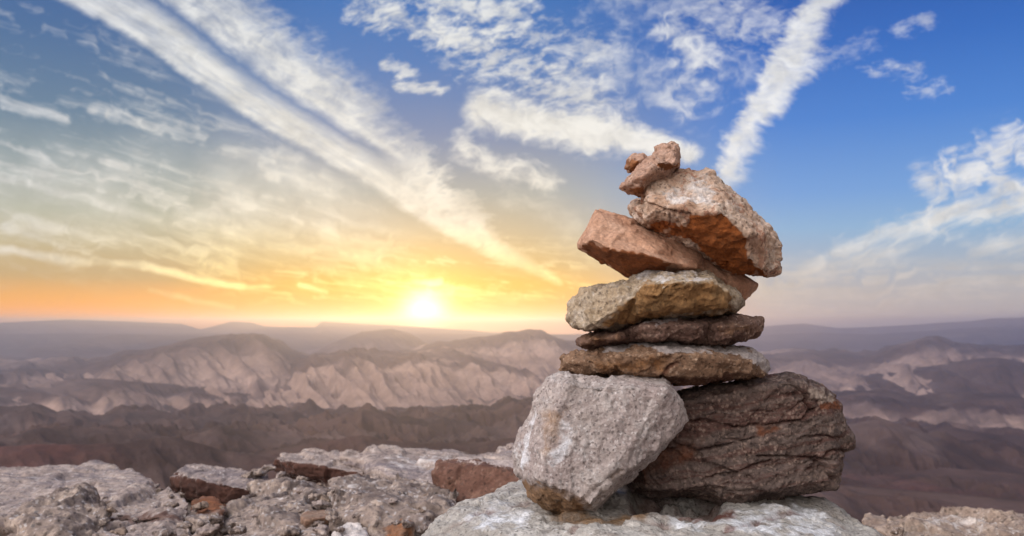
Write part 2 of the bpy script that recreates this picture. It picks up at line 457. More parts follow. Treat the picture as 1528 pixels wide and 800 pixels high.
# ------------------------------------------------------------------ stone surfaces
def rock_mat(name, c1, c2, c3, speck=None, stain=(150, 84, 40), pale=(214, 206, 200), rust_shade=(74, 38, 26),
             s=9.0, speck_scale=160.0, speck_amt=0.35, bump=1.0, layers=None, rough=0.92, blotch=0.5, vein=None):
    m = bpy.data.materials.new(name)
    m.use_nodes = True
    g = Nodes(m.node_tree)
    tc = g.n('ShaderNodeTexCoord').outputs['Object']
    co = g.vm('ADD', tc, tuple(random.uniform(-5, 5) for _ in range(3)))
    wp = g.vm('ADD', co, g.vm('SCALE', g.vm('SUBTRACT', g.noise(co, s * 1.5, 3, color=True), (.5, .5, .5)), scale=0.35 / s))
    n1 = g.noise(wp, s, 9, 0.68)
    n2 = g.noise(wp, s * 2.7, 7, 0.7)
    n3 = g.noise(co, s * 14, 5, 0.7)
    col = g.mix(g.sstep(n1, 0.36, 0.64), lin(*c1), lin(*c2))
    col = g.mix(g.m('MULTIPLY', g.sstep(n2, 0.48, 0.66), blotch), col, lin(*c3))
    if layers:
        nrm, fr, lc = layers
        d = g.vm('DOT_PRODUCT', wp, nrm)
        ly = g.noise(g.comb(g.m('MULTIPLY', d, fr), g.m('MULTIPLY', n2, 0.6), 0.0), 1.0, 5, 0.65)
        col = g.mix(g.sstep(ly, 0.46, 0.62, 0, 0.75), col, lin(*lc))

    def attr(nm):
        nd = g.n('ShaderNodeAttribute')
        nd.attribute_name = nm
        return nd.outputs['Fac']
    if vein:
        vv = g.m('ABSOLUTE', g.m('SUBTRACT', g.noise(wp, s * 0.9, 5, 0.6), 0.5))
        col = g.mix(g.sstep(vv, 0.02, 0.004, 0, 0.6), col, lin(*vein))
    # mineral grain: pale and dark crystals
    if speck:
        wsp = g.vm('ADD', co, g.vm('SCALE', g.vm('SUBTRACT', g.noise(co, speck_scale * 0.9, 2, color=True), (.5, .5, .5)), scale=1.1 / speck_scale))
        vd = g.voronoi(wsp, speck_scale)
        vc = g.n('ShaderNodeSeparateXYZ')
        g.put(vc.inputs[0], g.voronoi(wsp, speck_scale, out='Color'))
        pick = g.m('MULTIPLY', g.sstep(vc.outputs[0], 1 - speck_amt, 1 - speck_amt + 0.12), g.sstep(vd, 0.62, 0.30))
        col = g.mix(g.m('MULTIPLY', pick, g.lmap(n2, 0.35, 0.65, 0.2, 0.75)), col, lin(*speck))
        drk = g.m('MULTIPLY', g.sstep(vc.outputs[1], 0.74, 0.84), g.sstep(vd, 0.6, 0.3))
        col = g.mix(g.m('MULTIPLY', drk, 0.55), col, lin(*[int(v * 0.38) for v in c2]))
    at = attr('stain')
    sv = g.mix(g.sstep(n2, 0.35, 0.65), lin(*[int(v * 0.78) for v in stain]), lin(*[int(v * 1.02) for v in stain]))
    col = g.mix(g.sstep(g.m('ADD', at, g.m('MULTIPLY', g.m('SUBTRACT', n2, 0.5), 1.1)), 0.22, 0.88), col, sv)
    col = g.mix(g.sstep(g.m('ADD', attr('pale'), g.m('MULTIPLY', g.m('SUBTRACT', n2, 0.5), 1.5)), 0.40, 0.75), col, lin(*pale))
    mul = g.lmap(n3, 0.27, 0.73, 0.52, 1.4)
    col = g.mix(0.85, col, g.comb(mul, mul, mul), 'MULTIPLY')
    col = g.mix(attr('rust_shade'), col, lin(*rust_shade))
    bs = g.n('ShaderNodeBsdfPrincipled')
    g.put(bs.inputs['Base Color'], col)
    g.put(bs.inputs['Roughness'], g.lmap(n3, 0.3, 0.7, rough - 0.12, min(1.0, rough + 0.06)))
    bs.inputs['Specular IOR Level'].default_value = 0.28
    h = g.m('ADD', g.m('MULTIPLY', n3, 0.5), g.m('ADD', g.m('MULTIPLY', n2, 1.0), g.m('MULTIPLY', g.noise(co, s * 40, 3, 0.6), 0.22)))
    pit = g.voronoi(wp, s * 13, 'SMOOTH_F1')
    h = g.m('ADD', h, g.m('MULTIPLY', pit, 0.18))
    bp = g.n('ShaderNodeBump')
    bp.inputs['Strength'].default_value = 0.75
    bp.inputs['Distance'].default_value = 0.016 * bump * (9.0 / s)
    g.put(bp.inputs['Height'], h)
    g.put(bs.inputs['Normal'], bp.outputs[0])
    o = g.n('ShaderNodeOutputMaterial')
    g.t.links.new(bs.outputs[0], o.inputs[0])
    return m


# ------------------------------------------------------------------ stones
def hull_bm(bm, pts):
    b2 = bmesh.new()
    for p in pts:
        b2.verts.new(p)
    r = bmesh.ops.convex_hull(b2, input=b2.verts)
    bmesh.ops.delete(b2, geom=list({e for e in r['geom_interior'] + r['geom_unused'] if isinstance(e, bmesh.types.BMVert)}), context='VERTS')
    bmesh.ops.recalc_face_normals(b2, faces=b2.faces)
    tmp = bpy.data.meshes.new('t')
    b2.to_mesh(tmp)
    b2.free()
    bm.from_mesh(tmp)
    bpy.data.meshes.remove(tmp)


def stone(name, label, cat, hulls, mat, vox=0.0024, disp=(), relax=1, cracks=(), stains=(), pales=(), rust_shades=(), group=None, seed=0.0, keep=None):
    """union of convex blocks -> even mesh -> weathered by noise; colour zones become point attributes"""
    bm = bmesh.new()
    for pts in hulls:
        hull_bm(bm, [tuple(p) for p in pts])
    me = bpy.data.meshes.new(name)
    bm.to_mesh(me)
    bm.free()
    ob = bpy.data.objects.new(name, me)
    COL.objects.link(ob)
    md = ob.modifiers.new('r', 'REMESH')
    md.mode = 'VOXEL'
    md.voxel_size = vox
    dg = bpy.context.evaluated_depsgraph_get()
    me2 = bpy.data.meshes.new_from_object(ob.evaluated_get(dg))
    ob.modifiers.clear()
    ob.data = me2
    bpy.data.meshes.remove(me)
    me = me2
    me.name = name
    n = len(me.vertices)
    co = np.empty(n * 3)
    me.vertices.foreach_get('co', co)
    co = co.reshape(-1, 3)
    ed = np.empty(len(me.edges) * 2, int)
    me.edges.foreach_get('vertices', ed)
    ed = ed.reshape(-1, 2)
    deg = np.bincount(ed.ravel(), minlength=n)[:, None]

    def relax_it(v, k):
        for _ in range(k):
            acc = np.empty_like(v)
            for c in range(v.shape[1]):
                acc[:, c] = np.bincount(ed[:, 0], v[ed[:, 1], c], n) + np.bincount(ed[:, 1], v[ed[:, 0], c], n)
            v = 0.4 * v + 0.6 * acc / np.maximum(deg, 1)
        return v

    def normals(v):
        me.vertices.foreach_set('co', v.ravel())
        me.update()
        nr = np.empty(n * 3)
        me.vertices.foreach_get('normal', nr)
        return nr.reshape(-1, 3)
    co = relax_it(co, relax)
    nr = normals(co)
    px, py, dep = project(co)
    jx = 3.2 * fbm(co * 25, 3, seed=seed + 3) + 2.2 * pnoise(co * 95)
    jy = 3.2 * fbm(co * 25, 3, seed=seed + 5) + 2.2 * pnoise(co * 95 + 40)
    face = np.einsum('ij,ij->i', nr, (CAM - co) / np.linalg.norm(CAM - co, axis=1)[:, None])
    d = np.zeros(n)
    for kind, amp, fr, *ex in disp:
        st = np.asarray(ex[0] if ex else (1, 1, 1), float)
        q = co * fr * st
        if kind == 'fbm':
            d += amp * fbm(q, 4, 0.5, seed + amp)
        elif kind == 'ridge':
            d += amp * (ridged(q, 4, 0.5, seed + fr) - 0.6)
        elif kind == 'step':
            d += amp * terrace(fbm(q, 4, 0.45, seed + fr), 3.5, 0.25)
        elif kind == 'lam':                                      # bedding planes: thin level grooves
            f = (q[:, 2] + 0.35 * fbm(co * fr * 0.12, 3, seed=seed)) % 1.0
            d -= amp * np.exp(-((f - 0.5) / 0.09) ** 2) * smooth(-0.15, 0.3, pnoise(co * fr * 0.25 + 13))
            d += 0.5 * amp * (pnoise(np.stack([np.floor(q[:, 2] + 0.35 * fbm(co * fr * 0.12, 3, seed=seed)) * 3.7, co[:, 0] * 2, co[:, 1] * 2], 1)))
        elif kind == 'chip':
            v = fbm(q, 3, 0.5, seed + fr)
            d -= amp * smooth(0.05, 0.4, v)
    for kind, amp, cell, *ex in disp:
        if kind != 'facet':
            continue
        st = np.asarray(ex[0] if ex else (1, 1, 1), float)      # fracture facets: tilted flat cells with small steps between them
        rg = np.random.default_rng(int(seed * 100 + cell * 1e4))
        q = co * st + cell * 0.22 * np.stack([fbm(co / cell * 1.1, 3, seed=seed + i) for i in range(3)], 1)
        area = sum(p.area for p in me.polygons)
        sd = q[rg.choice(n, max(12, int(area / cell ** 2)), replace=True)]
        tilt = rg.normal(size=sd.shape) * amp / cell
        off = rg.normal(size=len(sd)) * amp * 0.45
        d1 = np.full(n, 1e9)
        d2 = np.full(n, 1e9)
        i1 = np.zeros(n, int)
        i2 = np.zeros(n, int)
        for k in range(len(sd)):
            dk = np.linalg.norm(q - sd[k], axis=1)
            a_ = dk < d1
            b_ = ~a_ & (dk < d2)
            d2 = np.where(a_, d1, np.where(b_, dk, d2))
            i2 = np.where(a_, i1, np.where(b_, k, i2))
            d1 = np.where(a_, dk, d1)
            i1 = np.where(a_, k, i1)
        v1 = off[i1] + np.einsum('ij,ij->i', tilt[i1], q - sd[i1])
        v2 = off[i2] + np.einsum('ij,ij->i', tilt[i2], q - sd[i2])
        w = 0.5 + 0.5 * smooth(0, cell * 0.10, d2 - d1)
        d += np.clip(v1 * w + v2 * (1 - w), -2.2 * amp, 1.8 * amp)
        if len(ex) > 1:                                          # open joints along some of the facet borders
            d -= ex[1] * np.exp(-((d2 - d1) / (cell * 0.04)) ** 2) * smooth(-0.05, 0.35, pnoise(co / cell * 0.8 + 31))
    rust_shade = np.zeros(n)
    for pts, wpx, depth in cracks:
        ld = line_dist(px + jx, py + jy, pts)
        vary = 0.65 + 0.5 * pnoise(co * 30 + 9)
        prof = np.exp(-(ld / wpx) ** 2) * np.clip(vary, 0.15, 1.2) * smooth(-0.1, 0.25, face)
        d -= depth * prof
        rust_shade = np.maximum(rust_shade, 0.75 * np.exp(-(ld / (wpx * 1.5)) ** 2) * (face > 0) * np.clip(0.5 + 1.5 * pnoise(co * 22 + 2), 0, 1))
    co = co + nr * d[:, None]
    if keep is not None:                      # flatten where it is bedded
        co[:, 2] = np.maximum(co[:, 2], keep)
    nr2 = normals(co)

    def region(lst):
        a = np.zeros(n)
        for poly, feather, val, *fc in lst:
            mk = poly_mask(px + 1.6 * jx, py + 1.6 * jy, poly, feather) * val
            if fc:                               # only faces turned this way (front face / underside / top of the block)
                mk *= smooth(fc[1], fc[2], nr2 @ np.asarray(fc[0], float))
            a = np.maximum(a, mk)
        return a
    vals = {'stain': region(stains), 'pale': region(pales), 'rust_shade': np.maximum(rust_shade, region(rust_shades))}
    org = np.array([co[:, 0].mean(), co[:, 1].mean(), co[:, 2].min()])
    me.vertices.foreach_set('co', (co - org).ravel())
    ob.location = org
    for k, v in vals.items():
        at = me.attributes.new(k, 'FLOAT', 'POINT')
        at.data.foreach_set('value', v.astype(np.float32))
    me.polygons.foreach_set('use_smooth', np.ones(len(me.polygons), bool))
    me.materials.clear()
    me.materials.append(mat)
    me.update()
    ob['label'] = label
    ob['category'] = cat
    ob['kind'] = 'thing'
    if group:
        ob['group'] = group
    return ob


D0 = 1.5


def blk(sil, front=(), back=0.2, shrink=0.8, d=D0, extra=(), mid=0.0):
    """points of a convex block: outline at mid depth, front corners (x, y, nearer by) and a shrunken back"""
    pts = []
    sx = sum(p[0] for p in sil) / len(sil)
    sy = sum(p[1] for p in sil) / len(sil)
    for p in sil:
        dd = p[2] if len(p) > 2 else mid
        pts.append(P(p[0], p[1], d + dd))
        pts.append(P(sx + (p[0] - sx) * shrink, sy + (p[1] - sy) * (shrink * 0.5 + 0.5), d + dd + back))
    for p in front:
        pts.append(P(p[0], p[1], d + p[2]))
    for p in extra:
        pts.append(P(p[0], p[1], d + p[2]))
    return pts


ROUGH = (('facet', 0.0035, 0.045, (1, 1, 1.3), 0.003), ('facet', 0.0017, 0.018, (1, 1, 1), 0.0015), ('step', 0.003, 30), ('ridge', 0.0011, 75), ('chip', 0.003, 45))

# materials of the cairn
M_pink = rock_mat('pinkish limestone', (184, 150, 130), (162, 126, 106), (200, 174, 156), speck=(220, 204, 194), speck_amt=0.12, stain=(154, 102, 66), s=10)
M_white = rock_mat('white crusted quartzite', (202, 180, 160), (182, 148, 124), (214, 202, 192), speck=(226, 214, 204), speck_amt=0.1, stain=(158, 92, 46), s=11, vein=(150, 96, 70))
M_slab = rock_mat('salmon sandstone', (188, 148, 122), (170, 128, 102), (196, 164, 142), stain=(144, 86, 50), s=12, bump=0.6)
M_ochre = rock_mat('ochre dolomite', (186, 170, 148), (166, 146, 120), (200, 190, 178), speck=(206, 198, 186), speck_amt=0.15, stain=(160, 122, 80), pale=(206, 202, 200), s=12)
M_brown = rock_mat('brown speckled granite', (134, 106, 84), (106, 80, 62), (164, 138, 114), speck=(196, 170, 146), speck_amt=0.3, speck_scale=190, stain=(140, 98, 58), pale=(164, 154, 150), s=16)
M_brown2 = rock_mat('red brown speckled granite', (130, 104, 92), (104, 80, 70), (158, 132, 116), speck=(190, 166, 150), speck_amt=0.3, speck_scale=190, stain=(140, 104, 74), pale=(164, 154, 152), s=16)
M_dark = rock_mat('dark gneiss', (114, 99, 92), (88, 75, 70), (148, 129, 119), speck=(162, 140, 126), speck_amt=0.5, speck_scale=150, stain=(118, 74, 52), pale=(166, 150, 138), rust_shade=(58, 26, 18),
                  s=10, layers=((-0.15, 0.1, 1.0), 60.0, (92, 62, 54)))
M_grey = rock_mat('grey granite', (178, 166, 160), (156, 142, 138), (196, 190, 186), speck=(214, 208, 206), speck_amt=0.34, speck_scale=200, stain=(160, 128, 98), pale=(214, 214, 218), rust_shade=(110, 84, 62), s=9)
M_base = rock_mat('pale crusted boulder', (196, 192, 186), (166, 160, 152), (126, 116, 108), speck=(222, 224, 226), speck_amt=0.1, stain=(140, 112, 84), pale=(226, 228, 232), rust_shade=(96, 44, 24), s=7,
                  layers=((0.25, 0.5, 0.9), 26.0, (154, 146, 138)), blotch=0.75)

# --- cairn, from the bottom up
stone('base_boulder', 'broad pale crusted boulder carrying the whole cairn', 'boulder', [
    [P(626, 806, 1.36), P(640, 790, 1.38), P(668, 758, 1.44), P(710, 741, 1.5), P(775, 717, 1.60), P(840, 716, 1.68), P(1000, 719, 1.72), P(1120, 726, 1.70), P(1180, 734, 1.62), P(1213, 742, 1.58),
     P(1246, 755, 1.53), P(1280, 775, 1.46), P(1306, 794, 1.42), P(1335, 818, 1.38), P(860, 774, 1.36), P(1090, 772, 1.40), P(780, 806, 1.22), P(900, 806, 1.20), P(1060, 806, 1.22), P(1180, 806, 1.26),
     P(560, 960, 1.3), P(700, 990, 1.12), P(1000, 1010, 1.08), P(1250, 990, 1.12), P(1430, 960, 1.3), P(640, 860, 1.9), P(1000, 850, 2.1), P(1350, 860, 1.9), P(600, 1000, 1.5), P(1400, 1000, 1.5)]],
    M_base, vox=0.0042, relax=4, disp=(('fbm', 0.006, 7), ('facet', 0.0045, 0.11, (1, 1, 1.8), 0.006), ('facet', 0.003, 0.055, (1, 1, 2), 0.004), ('step', 0.004, 24, (1, 1, 2.5)), ('ridge', 0.0016, 60)), seed=1,
    cracks=[([(955, 745), (1000, 748), (1058, 749)], 13, 0.12), ([(660, 790), (720, 765), (790, 750)], 2, 0.006), ([(1080, 795), (1150, 770), (1215, 765), (1260, 785)], 2, 0.007), ([(850, 798), (930, 782), (1010, 790)], 2, 0.006)],
    rust_shades=[([(1005, 766), (1060, 760), (1100, 766), (1092, 777), (1040, 778)], 5, 0.9), ([(975, 758), (1000, 762), (996, 772), (970, 768)], 4, 0.6)],
    stains=[([(800, 742), (900, 770), (985, 755), (960, 782), (880, 790), (830, 775)], 10, 0.75)],
    pales=[([(640, 800), (670, 768), (760, 735), (800, 760), (790, 800)], 18, 0.55), ([(990, 800), (1000, 770), (1200, 742), (1270, 790), (1260, 810)], 18, 0.6)])

stone('grey_boulder', 'large light grey speckled boulder leaning against the dark slab at the cairn foot', 'boulder', [
    blk([(834, 555), (865, 554), (884, 561), (915, 566), (952, 564), (990, 565), (1001, 575), (1014, 603), (1024, 626), (1014, 640), (993, 648), (981, 667), (958, 684), (938, 702), (921, 738), (905, 748),
         (890, 771), (871, 767), (821, 762), (793, 741), (774, 713), (765, 704), (765, 678), (771, 656), (787, 624), (802, 585), (815, 565)],
        front=[(838, 571, -0.055), (992, 582, -0.06), (1029, 627, -0.03), (1008, 644, -0.04), (806, 716, -0.105), (880, 753, -0.115), (942, 696, -0.085), (784, 690, -0.03)],
        back=0.13, shrink=0.72, d=1.40)],
    M_grey, vox=0.0024, relax=1, seed=2, disp=(('facet', 0.0045, 0.085, (1.3, 1, .75), 0.003), ('facet', 0.0022, 0.024, (1.2, 1, .8)), ('step', 0.003, 26, (1.3, 1, .6)), ('ridge', 0.0012, 70)),
    cracks=[([(800, 724), (850, 738), (878, 755)], 3, 0.006), ([(870, 745), (905, 715), (925, 705)], 4, 0.006)],
    stains=[([(770, 712), (800, 724), (860, 745), (880, 772), (820, 768), (780, 735)], 6, 0.9), ([(805, 615), (850, 600), (845, 660), (810, 690), (800, 650)], 16, 0.55)],
    pales=[([(835, 610), (870, 620), (850, 690), (820, 715), (805, 690), (825, 660)], 14, 0.5), ([(770, 660), (800, 600), (812, 600), (795, 700), (772, 705)], 10, 0.5)])

stone('dark_boulder', 'massive dark brown cracked slab of layered gneiss at the right of the cairn foot', 'boulder', [
    blk([(960, 600), (1011, 589), (1027, 585), (1073, 573), (1115, 568), (1148, 564), (1178, 558), (1187, 560), (1206, 572), (1226, 573), (1245, 592), (1252, 603), (1256, 625), (1260, 650), (1256, 673), (1248, 690),
         (1245, 726), (1206, 735), (1177, 736), (1120, 742), (1050, 733), (1004, 736), (969, 741), (949, 735), (933, 722), (935, 690)],
        front=[(1014, 600, -0.07), (1080, 586, -0.078), (1185, 571, -0.072), (1228, 585, -0.05), (1247, 640, -0.05), (1238, 720, -0.055), (1168, 729, -0.08), (1050, 727, -0.08), (965, 732, -0.06), (955, 650, -0.05)],
        back=0.24, shrink=0.86, d=1.52),
    blk([(1225, 650), (1258, 638), (1272, 651), (1271, 664), (1257, 674), (1225, 690)], front=[(1240, 650, -0.02), (1245, 668, -0.02)], back=0.09, d=1.52),
    blk([(1050, 730), (1170, 720), (1177, 735), (1130, 748), (1115, 758), (1089, 763), (1076, 755), (1057, 742)], front=[(1075, 735, -0.075), (1130, 735, -0.075), (1090, 756, -0.04)], back=0.13, d=1.52)],
    M_dark, vox=0.0021, relax=1, seed=3, disp=(('facet', 0.0045, 0.075, (1, 1, 1.5), 0.007), ('facet', 0.0022, 0.028, (1, 1, 1.6), 0.0035), ('facet', 0.0011, 0.012, (1, 1, 1.3)), ('ridge', 0.0014, 90)),
    cracks=[([(1022, 628), (1050, 625), (1082, 636), (1108, 638), (1128, 634), (1165, 634), (1188, 626), (1207, 614), (1214, 610)], 1.7, 0.014),
            ([(1043, 671), (1072, 668), (1102, 660), (1130, 652)], 1.7, 0.013), ([(1130, 680), (1160, 682), (1190, 683), (1234, 686)], 1.7, 0.016),
            ([(1050, 716), (1090, 708), (1128, 695), (1150, 688)], 1.7, 0.013), ([(1050, 716), (1053, 733)], 1.7, 0.014), ([(1207, 572), (1204, 600), (1212, 612)], 2.2, 0.009),
            ([(975, 676), (1010, 668), (1030, 664)], 1.7, 0.010), ([(1208, 700), (1240, 672), (1262, 672)], 1.7, 0.012), ([(1120, 612), (1145, 615), (1165, 612)], 1.8, 0.007), ([(1190, 655), (1225, 648), (1250, 655)], 1.7, 0.010)],
    stains=[([(940, 690), (1000, 655), (1060, 655), (1030, 690), (960, 730)], 14, 0.55), ([(1215, 595), (1248, 597), (1250, 612), (1222, 610)], 4, 1.0), ([(1130, 635), (1170, 640), (1165, 650), (1130, 648)], 6, 0.7)],
    pales=[([(1206, 575), (1240, 585), (1246, 600), (1215, 604)], 7, 0.75)])

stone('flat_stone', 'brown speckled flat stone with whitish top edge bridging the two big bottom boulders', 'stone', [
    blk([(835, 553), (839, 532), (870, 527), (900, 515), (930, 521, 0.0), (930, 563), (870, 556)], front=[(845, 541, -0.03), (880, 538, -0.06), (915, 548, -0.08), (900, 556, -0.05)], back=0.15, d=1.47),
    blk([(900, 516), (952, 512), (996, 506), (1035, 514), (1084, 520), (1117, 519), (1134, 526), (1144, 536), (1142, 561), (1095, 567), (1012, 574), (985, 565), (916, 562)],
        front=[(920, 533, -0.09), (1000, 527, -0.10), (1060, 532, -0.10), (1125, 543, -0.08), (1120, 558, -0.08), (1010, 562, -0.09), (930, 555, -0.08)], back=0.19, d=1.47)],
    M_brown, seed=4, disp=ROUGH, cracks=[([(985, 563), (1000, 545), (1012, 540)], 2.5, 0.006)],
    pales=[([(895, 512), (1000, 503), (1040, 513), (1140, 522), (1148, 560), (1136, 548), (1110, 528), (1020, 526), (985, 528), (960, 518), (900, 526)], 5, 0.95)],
    stains=[([(870, 535), (1000, 530), (990, 560), (900, 560)], 14, 0.6)], rust_shades=[([(985, 562), (1100, 560), (1090, 572), (1010, 580)], 4, 0.6)])

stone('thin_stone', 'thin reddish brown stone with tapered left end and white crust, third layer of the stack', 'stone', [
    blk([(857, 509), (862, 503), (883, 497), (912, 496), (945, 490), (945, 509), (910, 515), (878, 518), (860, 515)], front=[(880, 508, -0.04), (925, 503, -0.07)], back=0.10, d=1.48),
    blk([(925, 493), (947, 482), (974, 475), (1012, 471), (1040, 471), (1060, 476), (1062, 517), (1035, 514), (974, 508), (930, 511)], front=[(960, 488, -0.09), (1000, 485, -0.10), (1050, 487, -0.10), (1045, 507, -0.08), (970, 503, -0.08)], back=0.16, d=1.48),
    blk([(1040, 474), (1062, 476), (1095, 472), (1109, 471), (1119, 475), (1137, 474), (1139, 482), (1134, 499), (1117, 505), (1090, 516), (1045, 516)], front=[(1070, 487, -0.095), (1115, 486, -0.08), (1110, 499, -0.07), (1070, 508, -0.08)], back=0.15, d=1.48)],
    M_brown2, seed=5, disp=ROUGH,
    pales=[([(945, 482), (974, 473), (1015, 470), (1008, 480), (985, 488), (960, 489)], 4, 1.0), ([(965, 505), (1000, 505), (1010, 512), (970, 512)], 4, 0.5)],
    stains=[([(862, 503), (930, 497), (925, 510), (870, 518)], 8, 0.6), ([(1060, 478), (1130, 478), (1130, 500), (1070, 505)], 12, 0.5)])

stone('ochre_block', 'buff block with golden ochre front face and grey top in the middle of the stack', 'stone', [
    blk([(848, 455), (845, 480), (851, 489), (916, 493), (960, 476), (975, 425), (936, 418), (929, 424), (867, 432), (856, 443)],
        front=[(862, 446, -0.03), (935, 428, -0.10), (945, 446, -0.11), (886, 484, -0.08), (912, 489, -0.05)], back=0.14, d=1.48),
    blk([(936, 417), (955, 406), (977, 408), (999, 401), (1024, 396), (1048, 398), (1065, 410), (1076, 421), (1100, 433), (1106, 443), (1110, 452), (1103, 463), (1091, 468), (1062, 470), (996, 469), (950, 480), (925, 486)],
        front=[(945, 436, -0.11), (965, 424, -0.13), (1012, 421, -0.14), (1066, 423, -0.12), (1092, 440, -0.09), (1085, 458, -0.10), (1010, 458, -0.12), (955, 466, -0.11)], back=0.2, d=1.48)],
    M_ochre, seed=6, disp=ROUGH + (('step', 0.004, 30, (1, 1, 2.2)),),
    stains=[([(962, 424), (1012, 419), (1062, 422), (1098, 440), (1095, 466), (1000, 470), (940, 482), (890, 490), (935, 452), (948, 440)], 6, 0.95)],
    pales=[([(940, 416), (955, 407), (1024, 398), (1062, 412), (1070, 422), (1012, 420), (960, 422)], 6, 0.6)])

stone('tilted_slab', 'salmon slab tilted up to the left with pointed right tip, under the white topped block', 'stone', [
    blk([(888, 312), (862, 364), (863, 371), (883, 379), (902, 395), (936, 413), (1000, 420), (1050, 392), (1047, 374), (1033, 360), (1010, 351), (981, 344), (952, 335), (920, 324)],
        front=[(884, 358, -0.10), (918, 374, -0.12), (970, 381, -0.12), (1000, 392, -0.11), (1040, 400, -0.08), (1000, 356, -0.04), (900, 325, -0.03), (940, 412, -0.02)], back=0.15, shrink=0.85, d=1.50),
    blk([(1000, 352), (1033, 361), (1048, 376), (1059, 394), (1087, 407), (1100, 412), (1131, 423), (1130, 428), (1117, 442), (1106, 455), (1040, 450), (1000, 410)],
        front=[(1040, 400, -0.06), (1100, 425, -0.03)], back=0.10, shrink=0.85, d=1.52)],
    M_slab, seed=7, relax=1, disp=(('facet', 0.0028, 0.055), ('facet', 0.0010, 0.02), ('step', 0.0015, 30), ('ridge', 0.0007, 80)),
    stains=[([(864, 370), (884, 358), (918, 374), (970, 381), (1002, 391), (985, 410), (936, 416), (900, 396)], 3, 1.0), ([(1085, 425), (1125, 425), (1110, 450), (1090, 450)], 8, 0.45)])

stone('white_block', 'big white crusted block with orange underside overhanging to the right near the top', 'stone', [
    blk([(982, 253), (1018, 255), (1063, 259), (1074, 267), (1090, 293), (1133, 325), (1151, 341), (1159, 348), (1157, 374), (1166, 404), (1159, 411), (1147, 413), (1102, 409), (1085, 402), (1068, 390), (1050, 374), (1030, 357), (981, 342),
         (955, 333), (962, 298), (961, 276), (966, 266)],
        front=[(968, 300, -0.09), (998, 311, -0.115), (1038, 317, -0.13), (1080, 317, -0.135), (1118, 352, -0.11), (1119, 388, -0.09), (1145, 380, -0.05), (1025, 332, -0.11), (975, 318, -0.09)], back=0.17, shrink=0.82, d=1.48),
    blk([(944, 321), (938, 309), (946, 302), (963, 299), (985, 310), (985, 338), (956, 334)], front=[(955, 312, -0.06), (968, 325, -0.07)], back=0.12, d=1.48)],
    M_white, seed=8, disp=ROUGH + (('ridge', 0.002, 40),),
    cracks=[([(962, 304), (998, 314), (1030, 318)], 2.0, 0.009), ([(1000, 316), (998, 335)], 1.8, 0.006)],
    stains=[([(1028, 318), (1082, 319), (1090, 330), (1117, 355), (1120, 388), (1146, 412), (1100, 412), (1065, 392), (1030, 358), (985, 344), (960, 336), (1000, 332), (1024, 334)], 3, 1.0),
            ([(975, 262), (1005, 258), (1020, 272), (985, 276)], 7, 0.45), ([(1098, 320), (1145, 345), (1150, 390), (1122, 380), (1120, 352)], 10, 0.42)],
    pales=[([(975, 280), (1040, 262), (1075, 275), (1070, 312), (990, 305)], 12, 0.6)])

stone('wedge_stone', 'small pinkish grey wedge shaped stone slanting across the top of the cairn', 'stone', [
    blk([(923, 281), (933, 268), (949, 253), (970, 233), (985, 228), (1010, 250), (1004, 264), (961, 272), (962, 293), (946, 290)], front=[(945, 268, -0.04), (962, 262, -0.055), (975, 252, -0.055), (950, 282, -0.03)], back=0.09, d=1.46),
    blk([(968, 236), (981, 221), (1003, 213), (1009, 213), (1014, 235), (1016, 252), (990, 256), (970, 257)], front=[(982, 244, -0.05), (1008, 243, -0.045), (978, 232, -0.035), (1006, 222, -0.02)], back=0.08, d=1.46)],
    M_pink, vox=0.0017, seed=9, disp=(('facet', 0.0025, 0.028), ('facet', 0.0014, 0.012), ('ridge', 0.001, 90), ('chip', 0.002, 60)),
    stains=[([(980, 247), (1016, 243), (1017, 254), (978, 256)], 2, 0.9), ([(930, 284), (961, 275), (962, 294), (944, 291)], 3, 0.8), ([(950, 272), (985, 248), (978, 258), (962, 272)], 3, 0.6)])

stone('pebble', 'smallest orange tinged stone perched at the very top left of the cairn', 'stone', [
    blk([(931, 252), (936, 238), (948, 231), (960, 228), (968, 233), (966, 246), (950, 258), (938, 258)], front=[(945, 245, -0.02), (955, 238, -0.02)], back=0.04, d=1.50)],
    M_pink, vox=0.0015, seed=10, disp=(('facet', 0.0022, 0.018), ('facet', 0.001, 0.009), ('ridge', 0.0007, 110)), stains=[([(930, 252), (936, 240), (955, 240), (962, 244), (940, 259)], 4, 0.9)])

# ------------------------------------------------------------------ ledge
L_pale = rock_mat('pale ledge limestone', (170, 154, 144), (138, 123, 116), (190, 174, 164), speck=(204, 198, 194), speck_amt=0.2, speck_scale=80, stain=(84, 56, 48), pale=(198, 190, 186), s=3.5, bump=0.30,
                  layers=((0.1, 0.2, 1.0), 30.0, (120, 110, 112)))
L_grey = rock_mat('grey ledge rubble', (142, 127, 118), (98, 86, 82), (184, 166, 152), speck=(200, 196, 196), speck_amt=0.25, speck_scale=70, stain=(128, 84, 60), pale=(196, 192, 192), rust_shade=(86, 50, 36), s=5, blotch=0.8, bump=0.4)
L_red = rock_mat('red brown ledge stone', (110, 80, 68), (90, 62, 52), (130, 100, 84), speck=(140, 116, 104), speck_amt=0.2, speck_scale=70, stain=(120, 62, 46), pale=(180, 164, 156), s=6, bump=0.4)
L_tan = rock_mat('tan ledge stone', (154, 136, 122), (124, 106, 94), (182, 168, 158), speck=(200, 180, 160), speck_amt=0.2, speck_scale=70, stain=(136, 92, 62), pale=(200, 190, 182), s=6, bump=0.4)
LR = (('fbm', 0.010, 3.2), ('facet', 0.016, 0.26, (1, .7, 2.2), 0.03), ('facet', 0.007, 0.08, (1, .8, 2), 0.012), ('lam', 0.014, 26), ('ridge', 0.0025, 30))
